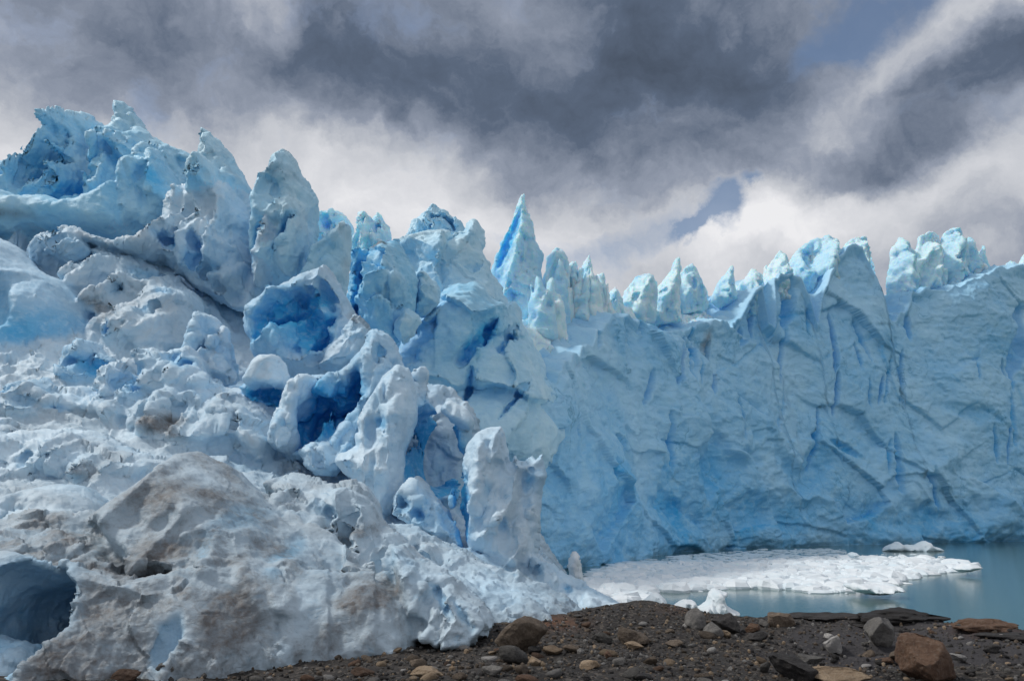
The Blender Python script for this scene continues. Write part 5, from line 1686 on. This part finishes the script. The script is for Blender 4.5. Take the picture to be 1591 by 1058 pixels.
BOULDERS = [  # px, base row, width px, height px, colour, angular, tilt, label
    (806, 1021, 90, 54, 'brown', 0.5, 4, 'largest rounded brown grey boulder in the middle of the gravel'),
    (797, 1033, 48, 26, 'grey', 0.4, 0, 'grey boulder leaning on the front of the largest boulder'),
    (1081, 979, 36, 30, 'grey', 0.35, 12, 'smooth egg shaped light brown boulder near the gravel crest'),
    (1107, 993, 36, 26, 'grey', 0.4, -8, 'rounded grey boulder in front of the egg shaped one'),
    (1133, 986, 46, 28, 'dark', 0.8, 0, 'dark angular boulder right of the egg shaped boulder'),
    (1128, 992, 18, 14, 'tan', 0.5, 0, 'small tan stone tucked below the dark angular boulder'),
    (982, 1004, 58, 24, 'brown', 0.5, 5, 'flat tan brown boulder on the left part of the gravel crest'),
    (986, 1011, 30, 12, 'tan', 0.5, 0, 'low orange tan stone in front of the flat tan brown boulder'),
    (940, 1000, 34, 14, 'grey', 0.6, 8, 'pale flat stone left of the flat tan brown boulder'),
    (1213, 976, 50, 26, 'brown', 0.85, 0, 'blocky olive brown boulder at the water side of the crest'),
    (1371, 1009, 56, 46, 'grey', 0.7, 28, 'grey slanted boulder standing on the right of the gravel'),
    (1296, 1020, 28, 30, 'pale', 0.9, 20, 'pale tilted stone slab left of the grey slanted boulder'),
    (1452, 1068, 92, 66, 'rust', 0.75, 12, 'large rust stained boulder at the lower right'),
    (1305, 1066, 104, 24, 'tan', 0.8, 0, 'tan flat topped block at the bottom edge'),
    (1238, 1062, 84, 40, 'dark', 0.75, 8, 'dark purplish boulder at the bottom edge beside the tan block'),
    (345, 1034, 52, 22, 'dark', 0.6, -8, 'black boulder wedged under the foot of the ice'),
    (300, 1048, 44, 22, 'dark', 0.6, 0, 'dark boulder left of the black one at the foot of the ice'),
    (383, 1014, 20, 12, 'dark', 0.6, 0, 'small black boulder right of the black one at the ice'),
    (517, 992, 26, 20, 'dark', 0.6, 0, 'dark rock in place of the shaded hole under the overhang'),  # added rock, its black stands in for the shade of a hole
    (536, 994, 36, 14, 'tan', 0.8, -6, 'tan angular stone in front of the dark one under the overhang'),
    (424, 1012, 22, 16, 'brown', 0.7, 10, 'reddish stone at the foot of the ice'),
    (190, 1062, 46, 20, 'rust', 0.5, 0, 'orange brown stone at the bottom left'),
    (246, 1056, 44, 24, 'grey', 0.5, 0, 'grey stone beside the orange brown one at the bottom left'),
    (660, 1056, 60, 18, 'tan', 0.9, 0, 'tan slab at the bottom edge left of the largest boulder'),
    (566, 1052, 46, 12, 'rust', 0.8, 3, 'thin orange slab at the bottom edge'),
    (722, 974, 22, 14, 'brown', 0.7, 0, 'brown stone where the white lobe meets the gravel'),
    (683, 974, 18, 12, 'rust', 0.7, 0, 'reddish stone below the brown streaked ice hump'),
    (740, 962, 26, 10, 'brown', 0.6, 0, 'flat reddish stone at the tip of the white lobe'),
    (655, 1004, 24, 12, 'grey', 0.6, 0, 'olive grey stone left of the largest boulder'),
    (830, 1036, 24, 14, 'tan', 0.6, 0, 'yellowish stone at the right foot of the largest boulder'),
    (860, 1018, 36, 12, 'tan', 0.7, 5, 'tan stone a step right of the largest boulder'),
    (765, 1050, 34, 16, 'grey', 0.5, 0, 'rounded grey stone at the bottom edge below the largest boulder'),
    (1045, 1006, 36, 10, 'brown', 0.8, 0, 'reddish brown flat stone in the middle right of the gravel'),
    (1180, 998, 34, 16, 'dark', 0.7, 0, 'charcoal stone below the blocky olive brown boulder'),
    (1170, 984, 26, 14, 'rust', 0.6, 0, 'reddish stone between the dark angular and blocky boulders'),
    (1188, 976, 16, 12, 'grey', 0.6, 0, 'small grey stone at the left of the blocky olive brown boulder'),
    (944, 1024, 14, 12, 'rust', 0.6, 0, 'small rust red stone below the pale flat stone'),
    (914, 1042, 34, 14, 'tan', 0.6, 0, 'orange tan stone near the bottom middle'),
    (962, 1036, 22, 12, 'grey', 0.5, 0, 'blue grey oval stone near the bottom middle'),
    (1490, 1030, 34, 12, 'pale', 0.8, 10, 'pale flat stones beside the rust stained boulder'),
    (1544, 1016, 30, 14, 'dark', 0.9, 0, 'black square stone near the right edge'),
    (1513, 984, 22, 8, 'tan', 0.7, 0, 'small tan stone on the slate by the right edge'),
    (1190, 1046, 20, 16, 'grey', 0.5, 0, 'greenish grey stone left of the dark purplish boulder'),
    (1288, 996, 22, 10, 'pale', 0.8, 0, 'pale pebble above the pale tilted slab'),
    (1300, 968, 150, 20, 'dark', 0.8, -2, 'long low slate ledge at the water side, left of the other ledges'),
    (1425, 968, 170, 24, 'dark', 0.8, 1, 'broad dark slate ledge on the crest behind the grey slanted boulder'),
    (1528, 980, 120, 22, 'rust', 0.8, 4, 'rust stained slate ledge on the crest near the right edge'),
    (1400, 983, 150, 12, 'dark', 0.9, 2, 'thin dark slate ledge just below the broad one'),
    (1575, 996, 110, 14, 'dark', 0.9, 3, 'dark slate ledge cut by the right edge'),
    (1262, 1032, 46, 12, 'grey', 0.8, 4, 'flat grey slab between tilted slab and purplish boulder'),
]
BPOS = []
for k, (px, py, wp, hp, colr, ang, tilt, lb) in enumerate(BOULDERS):
    x, y, z = ground_hit(px, py - hp * 0.12)
    BPOS.append((x, y, lb))
    s_ = y / FPX
    rx_, rz_ = wp * s_ / 2 * 0.94, hp * s_ / 2 * 1.15
    v, f = rock_shape(100 + k, 5 if wp > 40 else 4, 15, min(1, 0.45 + 0.6 * ang), (rx_, (rx_ + rz_) * 0.5, rz_), 0.22 if 'ledge' in lb else 0.08)
    a = math.radians(tilt)
    v = np.stack([v[:, 0] * math.cos(a) + v[:, 2] * math.sin(a), v[:, 1], -v[:, 0] * math.sin(a) + v[:, 2] * math.cos(a)], 1)
    v += np.array([x, y + rx_ * 0.35, z + hp * s_ * (0.10 if 'ledge' in lb else 0.36)])
    nm_ = 'rock_ledge' if 'ledge' in lb else ('boulder' if wp > 33 else 'stone')
    make(nm_, v, f, ROCKS[colr], lb, nm_.replace('_', ' '))

# smaller stones, shared shapes
SH = []
for k in range(10):
    v, f = rock_shape(300 + k, 2, 8, 0.75, (1, 0.8, 0.55), 0.05)
    SH.append((v, f))
protos = {}
COLS = ['grey', 'grey', 'dark', 'dark', 'brown', 'brown', 'pale', 'tan', 'rust']
NAMECOL = {'grey': 'grey', 'dark': 'charcoal', 'brown': 'brown', 'pale': 'pale', 'tan': 'tan', 'rust': 'rusty'}
count = 0
while count < 290:
    px = 150 + rs.rand() * 1440
    py = 945 + rs.rand() ** 0.8 * 125
    x, y, z = ground_hit(px, py)
    if y > 24.3 or y < 11 or margin_dist(np.array([x]), np.array([y]))[0] > -0.2:
        continue
    dens = 1.0 if px < 1150 else 0.55
    if rs.rand() > dens:
        continue
    colr = COLS[rs.randint(len(COLS))]
    kk = rs.randint(10)
    key = (colr, kk)
    if key not in protos:
        v, f = SH[kk]
        o = make('stone', v, f, ROCKS[colr], origin=np.zeros(3), smooth=True)
        protos[key] = o
    else:
        o = protos[key].copy()
        COL.objects.link(o)
    r = 0.05 * (5.0 ** (rs.rand() ** 2.0))
    o.location = (x, y, z + r * 0.22)
    o.scale = (r, r * (0.7 + 0.5 * rs.rand()), r * (0.6 + 0.5 * rs.rand()))
    o.rotation_euler = (rs.randn() * 0.2, rs.randn() * 0.2, rs.rand() * 6.28)
    part = 'left' if x < 0 else 'right'
    nb = min(((x - b_[0]) ** 2 + (y - b_[1]) ** 2, b_[2]) for b_ in BPOS)
    o['label'] = 'small loose %s stone on the dark gravel in the %s half' % (NAMECOL[colr], part)
    o['group'] = 'small %s stones on the %s gravel' % (NAMECOL[colr], part)
    lb2 = 'small %s stone near the %s' % (NAMECOL[colr], nb[1])
    if nb[0] < 1.5 and len(lb2.split()) <= 16:
        o['label'] = lb2
        o['group'] = 'small %s stones near the %s' % (NAMECOL[colr], nb[1])
    o['category'] = 'stone'
    count += 1

# gravel: countless pebbles, one mesh per colour
for colr, n in (('grey', 4300), ('dark', 4300), ('brown', 3300), ('pale', 1100), ('tan', 1000)):
    ch = []
    bx = rs.rand(n * 2) * 34 - 12
    by = 10 + rs.rand(n * 2) ** 1.3 * 15
    inm = (margin_dist(bx, by) < 0.1) & (np.abs(bx) < by * 0.72)
    bx, by = bx[inm][:n], by[inm][:n]
    bz = shore_z(bx, by)
    v0, f0 = ICO[1]
    m = len(bx)
    rad = 0.016 * 4.2 ** (rs.rand(m) ** 2)
    jit = 1 + 0.35 * (rs.rand(m, len(v0)) - 0.5)
    VV = v0[None] * jit[:, :, None] * rad[:, None, None] * (0.6 + 0.7 * rs.rand(m, 1, 3)) + np.stack([bx, by, bz + rad * 0.3], 1)[:, None, :]
    FF = f0[None] + (np.arange(m) * len(v0))[:, None, None]
    make('gravel', VV.reshape(-1, 3), FF.reshape(-1, 3), ROCKS[colr], 'loose %s gravel strewn over the shore' % NAMECOL[colr], 'gravel', kind='stuff', smooth=False)
